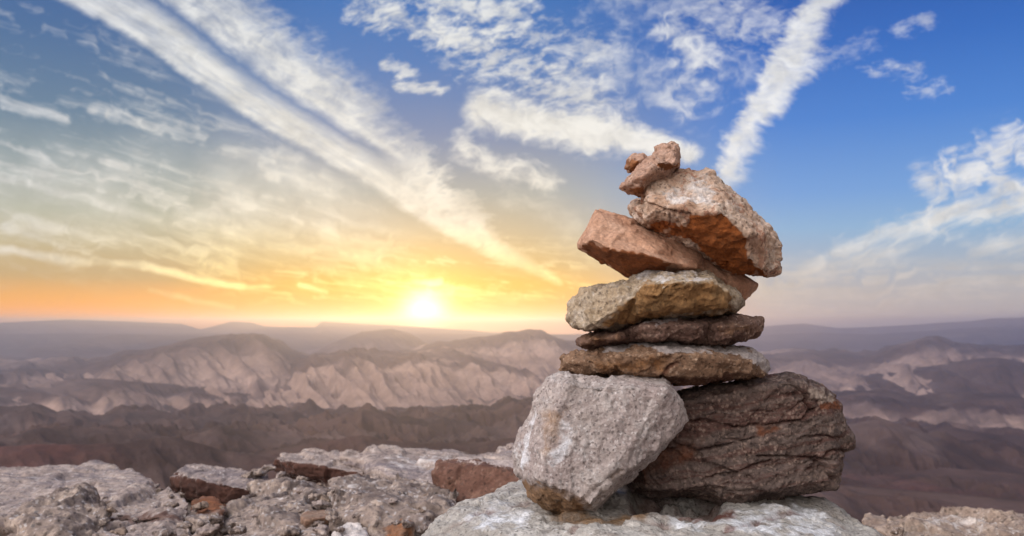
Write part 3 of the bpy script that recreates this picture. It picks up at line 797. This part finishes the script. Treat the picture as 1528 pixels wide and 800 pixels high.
LRR = (('facet', 0.017, 0.20, (1, 1, 1.8), 0.035), ('facet', 0.006, 0.07, (1, 1, 1.8), 0.012), ('lam', 0.012, 22), ('facet', 0.004, 0.03, (1, 1, 1.5)), ('ridge', 0.0025, 40))


def slab(top, thick, skew=0.0):
    """a slab from its visible top outline (x, y, depth), thickened downwards"""
    pts = []
    for x, y, d in top:
        p = P(x, y, d)
        pts.append(p)
        pts.append(p + np.array([skew, 0.02, -thick]))
    return pts


FACE = (0, -1, 0.1)
stone('rounded_slab', 'long pale rounded slab at the far left edge of the ledge', 'rock', [
    slab([(-120, 700, 4.5), (30, 697, 4.5), (100, 694, 4.5), (165, 697, 4.35), (210, 705, 4.1), (226, 720, 3.75), (212, 734, 3.45), (150, 756, 3.1), (60, 772, 2.9), (-120, 782, 2.8)], 0.30)],
    L_pale, vox=0.011, relax=4, seed=21, disp=LR, pales=[([(20, 700), (180, 698), (220, 720), (120, 740), (40, 730)], 20, 0.45)])
stone('red_faced_slab', 'thin pale slab with dark red broken face behind the orange rubble', 'rock', [
    slab([(250, 711, 3.85), (275, 693, 4.2), (300, 693, 4.3), (340, 699, 4.1), (400, 708, 3.95), (385, 732, 3.6), (345, 724, 3.6), (300, 716, 3.65)], 0.085)],
    L_pale, vox=0.0075, relax=3, seed=22, disp=(('facet', 0.010, 0.16, (1, .7, 1.5), 0.02), ('facet', 0.005, 0.05, (1, .8, 1.5), 0.008), ('lam', 0.008, 40), ('ridge', 0.003, 26)),
    stains=[([(240, 700), (300, 712), (350, 720), (400, 728), (390, 760), (240, 750)], 5, 1.0, FACE, 0.25, 0.6)])
stone('layered_slab', 'flat grey slab with long reddish broken edge, left of the wedge topped slab', 'rock', [
    slab([(408, 684, 4.25), (425, 676, 4.5), (456, 669, 4.75), (510, 678, 4.6), (575, 692, 4.4), (590, 708, 4.0), (555, 709, 3.95), (505, 700, 4.0), (445, 691, 4.1)], 0.075),
    slab([(430, 695, 4.25), (470, 690, 4.6), (580, 705, 4.2), (570, 716, 3.9), (500, 712, 4.0)], 0.12)],
    L_pale, vox=0.0075, relax=3, seed=23, disp=(('facet', 0.010, 0.16, (1, .7, 1.5), 0.02), ('facet', 0.005, 0.05, (1, .8, 1.5), 0.008), ('lam', 0.008, 40), ('ridge', 0.003, 26)),
    stains=[([(400, 680), (450, 688), (510, 697), (570, 704), (600, 712), (560, 730), (400, 720)], 5, 1.0, FACE, 0.25, 0.6)])
stone('wedge_slab', 'broad pale slab with raised wedge corner in the middle of the ledge', 'rock', [
    slab([(508, 680, 4.2), (519, 664, 4.4), (560, 668, 4.5), (600, 676, 4.35), (560, 690, 4.1)], 0.10),
    slab([(540, 684, 4.2), (600, 671, 4.7), (640, 676, 4.7), (700, 674, 4.8), (800, 668, 4.9), (800, 690, 4.2), (680, 698, 3.9), (645, 726, 3.45), (600, 716, 3.6), (555, 702, 3.9)], 0.13)],
    L_pale, vox=0.010, relax=3, seed=24, disp=LR, pales=[([(560, 680), (760, 672), (700, 690), (640, 712), (580, 700)], 14, 0.55)])
stone('brown_block', 'rusty brown flat faced block just left of the grey boulder of the cairn', 'rock', [
    [P(648, 692, 3.1), P(655, 688, 3.2), P(690, 681, 3.35), P(775, 686, 3.35), P(812, 700, 3.2), P(690, 690, 3.08), P(742, 698, 3.0), P(775, 714, 2.95), P(650, 732, 3.1), P(665, 748, 3.0), P(700, 752, 2.95), P(780, 760, 2.9), P(820, 770, 3.0),
     P(660, 740, 3.5), P(820, 745, 3.5)]],
    L_red, vox=0.0065, relax=2, seed=25, disp=(('facet', 0.010, 0.16), ('facet', 0.005, 0.05), ('ridge', 0.003, 30)),
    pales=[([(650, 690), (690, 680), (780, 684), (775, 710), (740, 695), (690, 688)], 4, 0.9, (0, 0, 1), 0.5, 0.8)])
stone('rubble_boulder', 'grey pitted boulder in front of the wedge topped slab', 'rock', [
    [P(484, 730, 2.95), P(492, 718, 3.05), P(530, 711, 3.2), P(572, 713, 3.25), P(640, 724, 3.15), P(684, 742, 3.0), P(700, 780, 2.75), P(670, 830, 2.45), P(560, 840, 2.35), P(500, 800, 2.5), P(490, 752, 2.75), P(560, 750, 2.62), P(630, 765, 2.6)]],
    L_grey, vox=0.0065, relax=2, seed=26, disp=LRR, pales=[([(500, 715), (570, 714), (600, 730), (520, 735)], 12, 0.45)])
stone('jagged_rock', 'jagged grey rock with holes at the bottom left corner of the ledge', 'rock', [
    [P(8, 830, 2.5), P(18, 778, 2.72), P(40, 756, 2.85), P(62, 746, 2.9), P(78, 736, 3.0), P(128, 744, 2.98), P(160, 764, 2.85), P(168, 830, 2.5), P(90, 775, 2.62), P(60, 800, 2.5), P(90, 830, 3.0)]],
    L_grey, vox=0.007, relax=1, seed=27, disp=LRR + (('ridge', 0.02, 9),))
stone('ledge_rock', 'low pinkish grey rock with a long dark slot, right of the jagged corner rock', 'rock', [
    slab([(150, 772, 2.85), (170, 745, 3.1), (205, 726, 3.4), (250, 728, 3.4), (285, 748, 3.1), (280, 772, 2.8)], 0.10),
    slab([(140, 800, 2.55), (165, 776, 2.8), (285, 776, 2.8), (300, 800, 2.55), (220, 830, 2.4)], 0.15)],
    L_pale, vox=0.0065, relax=2, seed=28, disp=LRR, rust_shades=[([(152, 770), (270, 767), (285, 773), (200, 779), (155, 778)], 3, 0.7)])  # shade of the long slot painted on in the dark brown
stone('orange_rock', 'low crumbling stone with an orange stained top under the red faced slab', 'rock', [
    slab([(270, 770, 2.85), (288, 752, 3.05), (312, 746, 3.12), (338, 754, 3.05), (340, 774, 2.82), (300, 782, 2.72)], 0.12)],
    L_grey, vox=0.006, relax=1, seed=29, disp=LRR, stains=[([(285, 744), (340, 748), (335, 764), (285, 760)], 8, 0.9)])
stone('grey_ledge_block', 'rough grey block in front of the layered slab', 'rock', [
    slab([(340, 778, 2.82), (345, 745, 3.2), (375, 724, 3.5), (425, 716, 3.6), (490, 728, 3.4), (490, 752, 3.0), (440, 777, 2.73)], 0.14)],
    L_grey, vox=0.0065, relax=2, seed=30, disp=LRR)
stone('speckled_rock', 'light speckled grey rock at the bottom edge between the tan stones', 'rock', [
    slab([(330, 800, 2.55), (360, 772, 2.75), (420, 750, 2.9), (470, 755, 2.85), (500, 780, 2.65), (470, 820, 2.4), (380, 830, 2.35)], 0.16)],
    L_grey, vox=0.007, relax=2, seed=31, disp=LRR, pales=[([(370, 770), (450, 755), (470, 780), (400, 790)], 12, 0.4)])
stone('shard', 'small flat olive brown shard lying on the grey rubble', 'rock', [
    slab([(446, 770, 2.62), (455, 763, 2.70), (490, 759, 2.72), (501, 763, 2.66), (488, 771, 2.58), (455, 777, 2.55)], 0.03)],
    L_tan, vox=0.004, relax=2, seed=32, disp=(('fbm', 0.004, 12), ('step', 0.004, 22)), stains=[([(440, 755), (505, 755), (505, 785), (440, 785)], 5, 0.5)])
stone('ochre_chunk', 'ochre block at the bottom edge in front of the pitted boulder', 'rock', [
    slab([(548, 790, 2.5), (552, 777, 2.58), (600, 774, 2.6), (612, 784, 2.5), (600, 800, 2.4), (552, 805, 2.38)], 0.12)],
    L_tan, vox=0.005, relax=2, seed=33, disp=(('fbm', 0.01, 6), ('facet', 0.010, 0.06), ('facet', 0.004, 0.025), ('ridge', 0.003, 40)), stains=[([(570, 774), (612, 774), (612, 806), (575, 806)], 6, 0.7)])
stone('pink_chunk', 'pale pink stone beside the ochre block at the bottom edge', 'rock', [
    slab([(498, 797, 2.45), (506, 784, 2.55), (530, 778, 2.58), (546, 786, 2.5), (545, 803, 2.38), (515, 810, 2.35)], 0.12)],
    L_pale, vox=0.005, relax=2, seed=34, disp=(('fbm', 0.01, 6), ('facet', 0.010, 0.06), ('facet', 0.004, 0.025), ('ridge', 0.003, 40)), pales=[([(490, 775), (550, 775), (550, 812), (490, 812)], 8, 0.7)])
stone('ribbed_ledge', 'tan ribbed rock ledge at the bottom right corner', 'rock', [
    slab([(1316, 790, 2.75), (1322, 772, 2.95), (1345, 763, 3.1), (1372, 757, 3.25), (1440, 765, 3.3), (1530, 775, 3.3), (1720, 780, 3.3), (1720, 850, 2.4), (1330, 830, 2.35)], 0.25)],
    L_tan, vox=0.0075, relax=2, seed=35, disp=LRR + (('lam', 0.02, 16),), pales=[([(1345, 764), (1500, 772), (1528, 800), (1380, 800)], 20, 0.6)])
stone('tan_stone', 'small tan stone beside the ribbed ledge and the base boulder', 'rock', [
    slab([(1286, 782, 3.0), (1296, 771, 3.15), (1318, 767, 3.2), (1330, 776, 3.1), (1322, 792, 2.9), (1295, 796, 2.85)], 0.12)],
    L_tan, vox=0.006, relax=2, seed=36, disp=(('fbm', 0.012, 6), ('step', 0.016, 12), ('ridge', 0.004, 30)))

# loose stones: two shapes, copied
protos = []
for k in range(4):
    rr = random.Random(50 + k)
    pts = [np.array([rr.gauss(0, 1), rr.gauss(0, 1), rr.gauss(0, 0.7)]) for _ in range(11)]
    pts = [0.055 * p / np.linalg.norm(p) * np.array([1, .75, .42]) * rr.uniform(.8, 1.15) for p in pts]
    protos.append([[p + np.array([0, 0, 0.03]) for p in pts], (L_pale, L_grey, L_tan, L_grey)[k]])
src = []
for k, (pts, mt) in enumerate(protos):
    o = stone('loose_stone', 'small loose angular stone lying among the ledge rocks', 'stone', [pts], mt, vox=0.004, relax=0, seed=60 + k,
              disp=(('facet', 0.005, 0.03), ('facet', 0.002, 0.012), ('ridge', 0.001, 80)), group='loose stones on the ledge')
    src.append(o)
spots = [(225, 727, 3.5, .9), (236, 733, 3.4, .6), (215, 741, 3.25, .8), (385, 704, 3.85, 1.0), (400, 698, 3.95, .9), (370, 709, 3.8, .7), (300, 752, 2.95, .8), (255, 752, 3.0, .7), (480, 752, 2.85, .8), (470, 742, 2.95, .7),
         (485, 742, 2.95, .6), (430, 790, 2.5, .9), (480, 790, 2.45, .8), (495, 774, 2.55, .6), (520, 770, 2.6, .6), (245, 795, 2.5, .8), (310, 790, 2.55, .9), (320, 775, 2.7, .7), (150, 752, 3.0, .7), (640, 790, 2.5, .9), (420, 707, 3.75, .6),
         (450, 715, 3.6, .7), (475, 723, 3.5, .6), (355, 790, 2.5, .7), (762, 665, 4.4, .8), (1340, 792, 2.7, .6), (180, 790, 2.5, .6), (275, 782, 2.65, .6)]
for _ in range(34):
    x, y = random.uniform(120, 660), random.uniform(728, 800)
    spots.append((x, y, None, random.choice([.3, .35, .4, .5, .6])))
dg_ = bpy.context.evaluated_depsgraph_get()
dg_.update()
for i, (x, y, d, sc) in enumerate(spots):
    if d is None:                              # dropped where the line of sight meets the ledge
        v = Vector(FWD + (x - CX) / FPX * RIGHT - (y - CY) / FPX * UP).normalized()
        hit, loc, *_r = scene.ray_cast(dg_, Vector(CAM), v)
        if not hit or loc.y > 4.6 or loc.y < 2.0:
            continue
        o = src[i % 4].copy()
        COL.objects.link(o)
        o.location = loc - Vector((0, 0, 0.018 * sc))
        o.scale = (sc, sc, sc)
        o.rotation_euler = (random.uniform(-.3, .3), random.uniform(-.3, .3), random.uniform(0, 6.28))
        continue
    o = src[i % 4] if i < 4 else src[i % 4].copy()
    if i >= 4:
        COL.objects.link(o)
    p = P(x, y, d)
    o.location = (p[0], p[1], p[2] - 0.025 * sc)
    o.scale = (sc, sc, sc)
    o.rotation_euler = (random.uniform(-.3, .3), random.uniform(-.3, .3), random.uniform(0, 6.28))


# ------------------------------------------------------------------ terrain: one polar sheet from the ledge to the far plateau
def build_terrain():
    azs = np.concatenate([np.arange(-180, -44, 4.0), np.arange(-44, -38, 0.5), np.arange(-38, 38.01, 0.07), np.arange(38.5, 44, 0.5), np.arange(44, 180.1, 4.0)])
    rs = np.concatenate([np.geomspace(0.25, 2.0, 12, endpoint=False), np.geomspace(2.0, 8, 110, endpoint=False), np.geomspace(8, 90, 70, endpoint=False), np.geomspace(90, 700, 300, endpoint=False),
                         np.geomspace(700, 2900, 260, endpoint=False), np.geomspace(2900, 8500, 190)])
    A, Rr = np.meshgrid(np.radians(azs), rs)
    X, Y = Rr * np.sin(A), Rr * np.cos(A)
    sh = A.shape
    a = A.ravel()
    r = Rr.ravel()
    x, y = X.ravel(), Y.ravel()
    deg = np.degrees(a)

    def sky(pts):
        """crest line given along the photo's skyline -> slope (z/r) against azimuth"""
        q = []
        for px, py in pts:
            s_, t_ = ST(px, py)
            q.append((math.degrees(math.atan2(s_, FPX)), t_ / math.hypot(s_, FPX)))
        q.sort()
        q = [(q[0][0] - 8, q[0][1] - 0.25)] + q + [(q[-1][0] + 8, q[-1][1] - 0.25)]
        return np.interp(deg, [v[0] for v in q], [v[1] for v in q])
    p3 = np.stack([x, y, np.zeros_like(x)], 1)
    floor = np.interp(np.log(r), np.log([0.25, 4, 6, 12, 30, 90, 250, 600, 1100, 2500, 5000, 12000]), [0, -0.3, -3, -8, -20, -42, -66, -98, -135, -135, -150, -150])
    floor = floor + np.minimum(r * 0.006, 6.0) * fbm(p3 / np.maximum(30, r[:, None] * 0.12), 3)
    z = floor.copy()
    mat = np.zeros((3, len(x)))      # pale, dark, red

    def ridge(crest, rad, front, backw, base, noise, nscale, cols, gul=0.0, gsc=60.0, pw=1.4, wob=0.15, seed=0):
        nonlocal z, mat
        lim = rad * (1 + 0.6 * wob)
        sel = np.nonzero((r > rad * (1 - 0.6 * wob) - front * 1.02) & (r < lim + backw * 1.02) & (np.abs(deg) < 75))[0]
        r_, a_, deg_ = r[sel], a[sel], deg[sel]
        rc = rad * (1 + wob * pnoise(np.stack([deg_ / 9.0, np.full_like(deg_, seed * 3.3), np.zeros_like(deg_)], 1)))
        top = CAM[2] + rc * sky(crest)[sel]
        u = np.where(r_ < rc, (rc - r_) / front, (r_ - rc) / backw)
        prof = np.clip(1 - u, 0, 1) ** pw
        prof = np.where(u < 0.12, 1 - (1 - (1 - 0.12) ** pw) * (np.clip(u, 0, 1) / 0.12) ** 1.3, prof)
        free = smooth(0.0, 0.22, u)
        q = np.stack([x[sel] / nscale, y[sel] / nscale, np.full_like(r_, seed * 5.7)], 1)
        hgt = np.maximum(top - base, 1)
        zz = base + hgt * prof
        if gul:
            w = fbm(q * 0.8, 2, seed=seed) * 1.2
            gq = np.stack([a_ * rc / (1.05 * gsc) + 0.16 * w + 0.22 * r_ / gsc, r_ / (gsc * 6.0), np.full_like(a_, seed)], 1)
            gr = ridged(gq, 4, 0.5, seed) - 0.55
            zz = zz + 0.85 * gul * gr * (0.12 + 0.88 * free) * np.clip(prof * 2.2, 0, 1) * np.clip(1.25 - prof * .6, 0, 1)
        zz = zz + (1.3 if cols[1] > 0.55 else 0.55) * noise * fbm(q, 5, 0.5, seed) * (0.3 + 0.7 * free) * np.clip(prof * 3, 0, 1)
        win = zz > z[sel]
        sw = sel[win]
        z[sw] = zz[win]
        crest_shade = smooth(0.52, 0.80, prof + 0.16 * fbm(q * 1.7, 3, seed=seed + 40)) if cols[0] > 0.3 else 0 * prof  # crests darkened in colour, for relief the even light does not give
        gl = np.clip(gr, -1, 1) if gul else 0 * prof  # relief shading put into colour: gullies paler, spurs darker
        mat[0, sw] = np.clip(cols[0] - 0.75 * crest_shade - 0.40 * gl, 0, 1)[win]
        mat[1, sw] = np.clip(cols[1] + 0.45 * crest_shade + 0.15 * gl, 0, 1)[win]
        mat[2, sw] = cols[2]

    # far plateau
    ridge([(-400, 480.5), (0, 481.4), (100, 477.1), (150, 478.5), (270, 482.9), (285, 487.2), (300, 491.6), (318, 487.2), (345, 480.0), (375, 481.4), (395, 487.2), (470, 488.7), (480, 480.0), (555, 484.3), (640, 488.7), (700, 493.0), (760, 498.8), (850, 500.3),
           (1140, 487.2), (1200, 482.5), (1250, 490.1), (1350, 485.8), (1395, 482.5), (1450, 479.0), (1480, 475.5), (1528, 473.5), (1900, 473.0)], 6500, 1700, 1500, -150, 6, 700, (0.35, 0.15, 0), gul=26, gsc=420, pw=0.9, wob=0.05, seed=1)
    ridge([(-400, 500), (1050, 500), (1140, 500), (1200, 497), (1300, 499), (1380, 494), (1460, 489), (1528, 486), (1900, 480)], 5200, 1300, 1200, -150, 6, 500, (0.1, 0.7, 0), gul=20, gsc=300, pw=1.0, wob=0.06, seed=2)
    ridge([(-400, 530), (0, 523), (60, 514), (100, 508), (175, 500), (280, 501), (330, 503), (400, 506), (440, 512), (480, 520), (560, 540), (900, 560)], 4500, 1200, 1200, -150, 6, 400, (0.1, 0.6, 0), gul=22, gsc=240, pw=1.0, wob=0.05, seed=3)
    ridge([(430, 560), (456, 533), (495, 512), (540, 495), (585, 491), (612, 498), (628, 507), (645, 520), (680, 545), (720, 570)], 3500, 900, 800, -150, 6, 300, (0.55, 0.2, 0), gul=22, gsc=170, pw=1.0, wob=0.04, seed=4)
    ridge([(560, 545), (615, 524), (660, 515), (700, 507), (760, 497), (790, 492), (805, 492), (830, 504), (880, 524), (930, 540), (1100, 560)], 2500, 1200, 800, -140, 7, 220, (0.95, 0.05, 0), gul=36, gsc=105, pw=1.05, wob=0.05, seed=5)
    ridge([(-400, 560), (0, 556), (60, 551), (125, 547), (180, 535), (240, 517), (300, 503), (362, 498), (392, 500), (412, 510), (440, 528), (470, 545), (520, 570), (560, 585)], 2350, 1150, 800, -138, 8, 220, (0.6, 0.12, 0.0), gul=34, gsc=115, pw=1.05, wob=0.05, seed=6)
    ridge([(280, 620), (330, 600), (400, 566), (440, 548), (470, 531), (520, 526), (590, 528), (660, 524), (720, 535), (800, 560), (860, 590)], 1850, 800, 700, -136, 6, 160, (1.0, 0.0, 0), gul=30, gsc=78, pw=1.05, wob=0.04, seed=7)
    ridge([(-400, 585), (0, 588), (100, 575), (170, 568), (240, 572), (320, 580), (400, 592), (470, 610)], 1500, 420, 500, -134, 5, 120, (0.62, 0.12, 0.05), gul=16, gsc=60, pw=1.1, wob=0.05, seed=8)
    # right hand hills
    ridge([(900, 560), (1100, 534), (1150, 530), (1185, 525), (1215, 527), (1290, 532), (1312, 525), (1350, 512), (1385, 502), (1400, 502), (1422, 510), (1470, 518), (1528, 515), (1900, 512)], 2500, 1300, 900, -140, 8, 220, (0.75, 0.1, 0.05), gul=30, gsc=130, pw=1.05, wob=0.05, seed=9)
    ridge([(1150, 600), (1300, 560), (1400, 545), (1460, 535), (1490, 534), (1528, 541), (1800, 550)], 1800, 520, 500, -136, 6, 130, (0.3, 0.5, 0.05), gul=18, gsc=80, pw=1.1, wob=0.06, seed=10)
    ridge([(1000, 640), (1150, 605), (1220, 592), (1290, 584), (1350, 592), (1420, 584), (1528, 596), (1900, 600)], 1250, 420, 350, -134, 6, 90, (0.6, 0.15, 0.0), gul=14, gsc=60, pw=1.2, wob=0.1, seed=11)
    ridge([(1100, 680), (1200, 655), (1262, 640), (1292, 632), (1312, 627), (1340, 634), (1372, 650), (1410, 668), (1470, 690), (1528, 705), (1900, 740)], 520, 260, 220, -95, 4, 45, (0.0, 1.0, 0.12), gul=9, gsc=26, pw=1.1, wob=0.05, seed=12)
    ridge([(1200, 700), (1330, 655), (1420, 640), (1480, 648), (1528, 655), (1900, 650)], 760, 300, 260, -115, 5, 60, (0.5, 0.15, 0.05), gul=9, gsc=36, pw=1.2, wob=0.06, seed=13)
    ridge([(1100, 740), (1190, 727), (1225, 735), (1260, 752), (1300, 775), (1400, 800)], 190, 90, 80, -50, 2, 20, (0.0, 0.9, 0.1), gul=3, gsc=10, pw=1.1, wob=0.05, seed=14)
    # dark hills on the left
    ridge([(-400, 612), (0, 609), (60, 611), (85, 620), (105, 615), (150, 628), (190, 618), (220, 621), (260, 622), (300, 626), (370, 619), (395, 613), (440, 612), (472, 630), (500, 640), (560, 640), (640, 640)], 900, 330, 260, -122, 8, 55, (0.12, 0.72, 0.22), gul=12, gsc=40, pw=1.1, wob=0.08, seed=15)
    ridge([(380, 660), (440, 650), (470, 636), (500, 622), (540, 612), (562, 618), (590, 628), (640, 632), (662, 622), (700, 630), (760, 640), (860, 650)], 640, 260, 200, -104, 6.5, 40, (0.05, 0.85, 0.26), gul=11, gsc=28, pw=1.1, wob=0.05, seed=16)
    ridge([(560, 650), (640, 628), (680, 620), (740, 609), (800, 590), (860, 575), (950, 570), (1050, 590), (1100, 620)], 760, 300, 240, -112, 7, 45, (0.08, 0.85, 0.22), gul=14, gsc=34, pw=1.1, wob=0.05, seed=17)
    ridge([(-400, 650), (0, 655), (60, 640), (110, 648), (170, 645), (260, 652), (330, 640), (400, 655), (480, 660), (560, 668)], 480, 190, 150, -86, 5, 32, (0.22, 0.6, 0.15), gul=8, gsc=22, pw=1.1, wob=0.08, seed=18)
    ridge([(-400, 668), (0, 667), (60, 664), (120, 663), (180, 660), (240, 650), (262, 652), (290, 660), (330, 672), (380, 680), (420, 686)], 300, 120, 100, -68, 2, 26, (0.02, 0.6, 0.5), gul=4, gsc=16, pw=1.1, wob=0.05, seed=19)
    ridge([(330, 700), (400, 682), (470, 660), (540, 652), (600, 660), (700, 662), (780, 655), (860, 660)], 330, 130, 110, -70, 2.5, 26, (0.04, 0.8, 0.30), gul=5, gsc=16, pw=1.1, wob=0.05, seed=20)
    # the ledge itself, broken ground between the stones
    lim = np.where(np.abs(deg) > 70, 12.0, 4.7 - 1.5 * smooth(4, 14, deg))
    led = smooth(lim + 0.55, lim - 0.25, r + 0.5 * pnoise(p3 * 1.1))
    near = -0.17 + 0.05 * fbm(p3 * 1.1, 5) + 0.05 * terrace(fbm(p3 * 3, 4), 3, 0.3)
    near -= 0.25 * smooth(2.4, 1.4, r) * (r < 2.4)
    z = np.where(led > 0, z * (1 - led) + near * led, z)
    back = smooth(60, 110, np.abs(deg))                # behind the camera the ridge goes on level
    z = z * (1 - back * (r > 5)) + back * (r > 5) * (-0.2 * np.log1p(r) + np.minimum(r * 0.02, 8) * fbm(p3 / 40, 4))
    mat *= (1 - led)
    co = np.stack([x, y, z], 1)
    nr_, nc_ = sh
    idx = np.arange(nr_ * nc_).reshape(sh)
    f = np.stack([idx[:-1, :-1], idx[:-1, 1:], idx[1:, 1:], idx[1:, :-1]], -1).reshape(-1, 4)[:, ::-1]
    me = bpy.data.meshes.new('terrain')
    me.vertices.add(len(co))
    me.vertices.foreach_set('co', co.ravel())
    me.loops.add(f.size)
    me.loops.foreach_set('vertex_index', f.ravel())
    me.polygons.add(len(f))
    me.polygons.foreach_set('loop_start', np.arange(0, f.size, 4))
    me.polygons.foreach_set('use_smooth', np.ones(len(f), bool))
    me.update()
    me.validate()
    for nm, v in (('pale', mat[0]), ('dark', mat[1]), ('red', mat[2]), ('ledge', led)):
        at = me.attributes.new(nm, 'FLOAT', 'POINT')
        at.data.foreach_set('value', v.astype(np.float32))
    ob = bpy.data.objects.new('terrain', me)
    COL.objects.link(ob)
    ob['kind'] = 'structure'
    ob['label'] = 'desert hills and rocky ledge ground'
    m = bpy.data.materials.new('desert ground')
    m.use_nodes = True
    g = Nodes(m.node_tree)
    tc = g.n('ShaderNodeTexCoord').outputs['Object']

    def attr(nm):
        nd = g.n('ShaderNodeAttribute')
        nd.attribute_name = nm
        return nd.outputs['Fac']
    nb = g.noise(tc, 1 / 420, 6, 0.58)
    nm_ = g.noise(tc, 1 / 90, 7, 0.58)
    ns = g.noise(tc, 1 / 9, 7, 0.62)
    zs = g.vm('MULTIPLY', tc, (1 / 400, 1 / 400, 1 / 26))
    strata = g.noise(zs, 1.0, 4, 0.55)
    soil = g.mix(g.sstep(nb, 0.38, 0.62), lin(88, 71, 67), lin(108, 89, 82))
    palec = g.mix(g.sstep(nb, 0.36, 0.64), lin(140, 116, 104), lin(164, 138, 124))
    palec = g.mix(g.sstep(strata, 0.45, 0.68, 0, 0.7), palec, lin(104, 84, 78))
    darkc = g.mix(g.sstep(nm_, 0.4, 0.62), lin(54, 40, 38), lin(76, 58, 53))
    darkc = g.mix(g.sstep(strata, 0.55, 0.72, 0, 0.6), darkc, lin(110, 92, 87))
    redc = g.mix(g.sstep(ns, 0.4, 0.62), lin(72, 44, 43), lin(88, 54, 50))
    # borders of the rock types and painted relief tones wander
    wob = g.m('MULTIPLY', g.m('SUBTRACT', nm_, 0.5), 0.7)
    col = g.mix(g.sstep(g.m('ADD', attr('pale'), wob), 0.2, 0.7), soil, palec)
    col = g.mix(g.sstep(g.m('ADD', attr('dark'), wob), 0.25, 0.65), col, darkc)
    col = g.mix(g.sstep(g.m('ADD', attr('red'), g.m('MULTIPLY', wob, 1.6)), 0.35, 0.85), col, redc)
    nl = g.noise(tc, 9.0, 8, 0.68)
    led_c = g.mix(g.sstep(nl, 0.38, 0.62), lin(112, 98, 92), lin(164, 150, 142))
    col = g.mix(attr('ledge'), col, led_c)
    nq = g.noise(tc, 1 / 28, 6, 0.62)
    mul = g.m('MULTIPLY', g.lmap(ns, 0.25, 0.75, 0.80, 1.2), g.lmap(nq, 0.3, 0.7, 0.74, 1.24))
    col = g.mix(1.0, col, g.comb(mul, mul, mul), 'MULTIPLY')
    bs = g.n('ShaderNodeBsdfPrincipled')
    g.put(bs.inputs['Base Color'], col)
    bs.inputs['Roughness'].default_value = 0.95
    bs.inputs['Specular IOR Level'].default_value = 0.15
    bp = g.n('ShaderNodeBump')
    bp.inputs['Strength'].default_value = 0.6
    g.put(bp.inputs['Distance'], g.m('MULTIPLY', g.m('SUBTRACT', 1.0, attr('ledge')), 3.0))
    g.put(bp.inputs['Height'], g.m('ADD', ns, g.m('MULTIPLY', nm_, 2.5)))
    b2 = g.n('ShaderNodeBump')
    b2.inputs['Strength'].default_value = 0.6
    g.put(b2.inputs['Distance'], g.m('MULTIPLY', attr('ledge'), 0.05))
    g.put(b2.inputs['Height'], nl)
    g.put(b2.inputs['Normal'], bp.outputs[0])
    g.put(bs.inputs['Normal'], b2.outputs[0])
    o = g.n('ShaderNodeOutputMaterial')
    g.t.links.new(bs.outputs[0], o.inputs[0])
    me.materials.append(m)
    return float(z.min()), float(z.max())


import time
_t = time.time()
ZMIN, ZMAX = build_terrain()
print('terrain z', ZMIN, ZMAX, time.time() - _t)


# ------------------------------------------------------------------ desert haze: one even box of air
def build_haze():
    me = bpy.data.meshes.new('haze')
    bm = bmesh.new()
    bmesh.ops.create_cube(bm, size=1)
    lo, hi = ZMIN - 1.0, max(ZMAX, 2.0) + 3.0
    for v in bm.verts:
        v.co = Vector((v.co.x * 18000, v.co.y * 18000, lo if v.co.z < 0 else hi))
    bm.to_mesh(me)
    bm.free()
    ob = bpy.data.objects.new('haze', me)
    COL.objects.link(ob)
    ob['kind'] = 'stuff'
    ob['label'] = 'thin mauve evening haze over the hills'
    m = bpy.data.materials.new('haze')
    m.use_nodes = True
    g = Nodes(m.node_tree)
    v = g.n('ShaderNodeVolumePrincipled')
    v.inputs['Color'].default_value = (0.62, 0.68, 0.86, 1)
    v.inputs['Density'].default_value = 2.6e-4
    v.inputs['Anisotropy'].default_value = 0.72
    o = g.n('ShaderNodeOutputMaterial')
    g.t.links.new(v.outputs[0], o.inputs['Volume'])
    me.materials.append(m)


build_haze()

# ------------------------------------------------------------------ sun, camera, render settings
sun = bpy.data.lights.new('sun', 'SUN')
sun.energy = 3.0
sun.angle = R(0.53)
sun.color = (1.0, 0.58, 0.22)
so = bpy.data.objects.new('sun', sun)
COL.objects.link(so)
so.rotation_euler = (-SUN_DIR).to_track_quat('-Z', 'Y').to_euler()

cd = bpy.data.cameras.new('camera')
cam = bpy.data.objects.new('camera', cd)
COL.objects.link(cam)
cam.location = CAM
cam.rotation_euler = (R(90) + PITCH, 0, 0)
cd.sensor_width = 36
cd.lens = 36 * FPX / 1528
cd.clip_start = 0.05
cd.clip_end = 60000
cd.dof.use_dof = True
cd.dof.focus_distance = 1.42
cd.dof.aperture_fstop = 7.1
scene.camera = cam

scene.render.engine = 'CYCLES'
scene.cycles.use_denoising = True
scene.cycles.use_adaptive_sampling = True
scene.cycles.adaptive_threshold = 0.02
scene.cycles.max_bounces = 6
scene.cycles.diffuse_bounces = 4
scene.cycles.volume_bounces = 1
scene.view_settings.view_transform = 'Standard'
scene.view_settings.look = 'None'
scene.view_settings.exposure = 0
scene.view_settings.gamma = 1
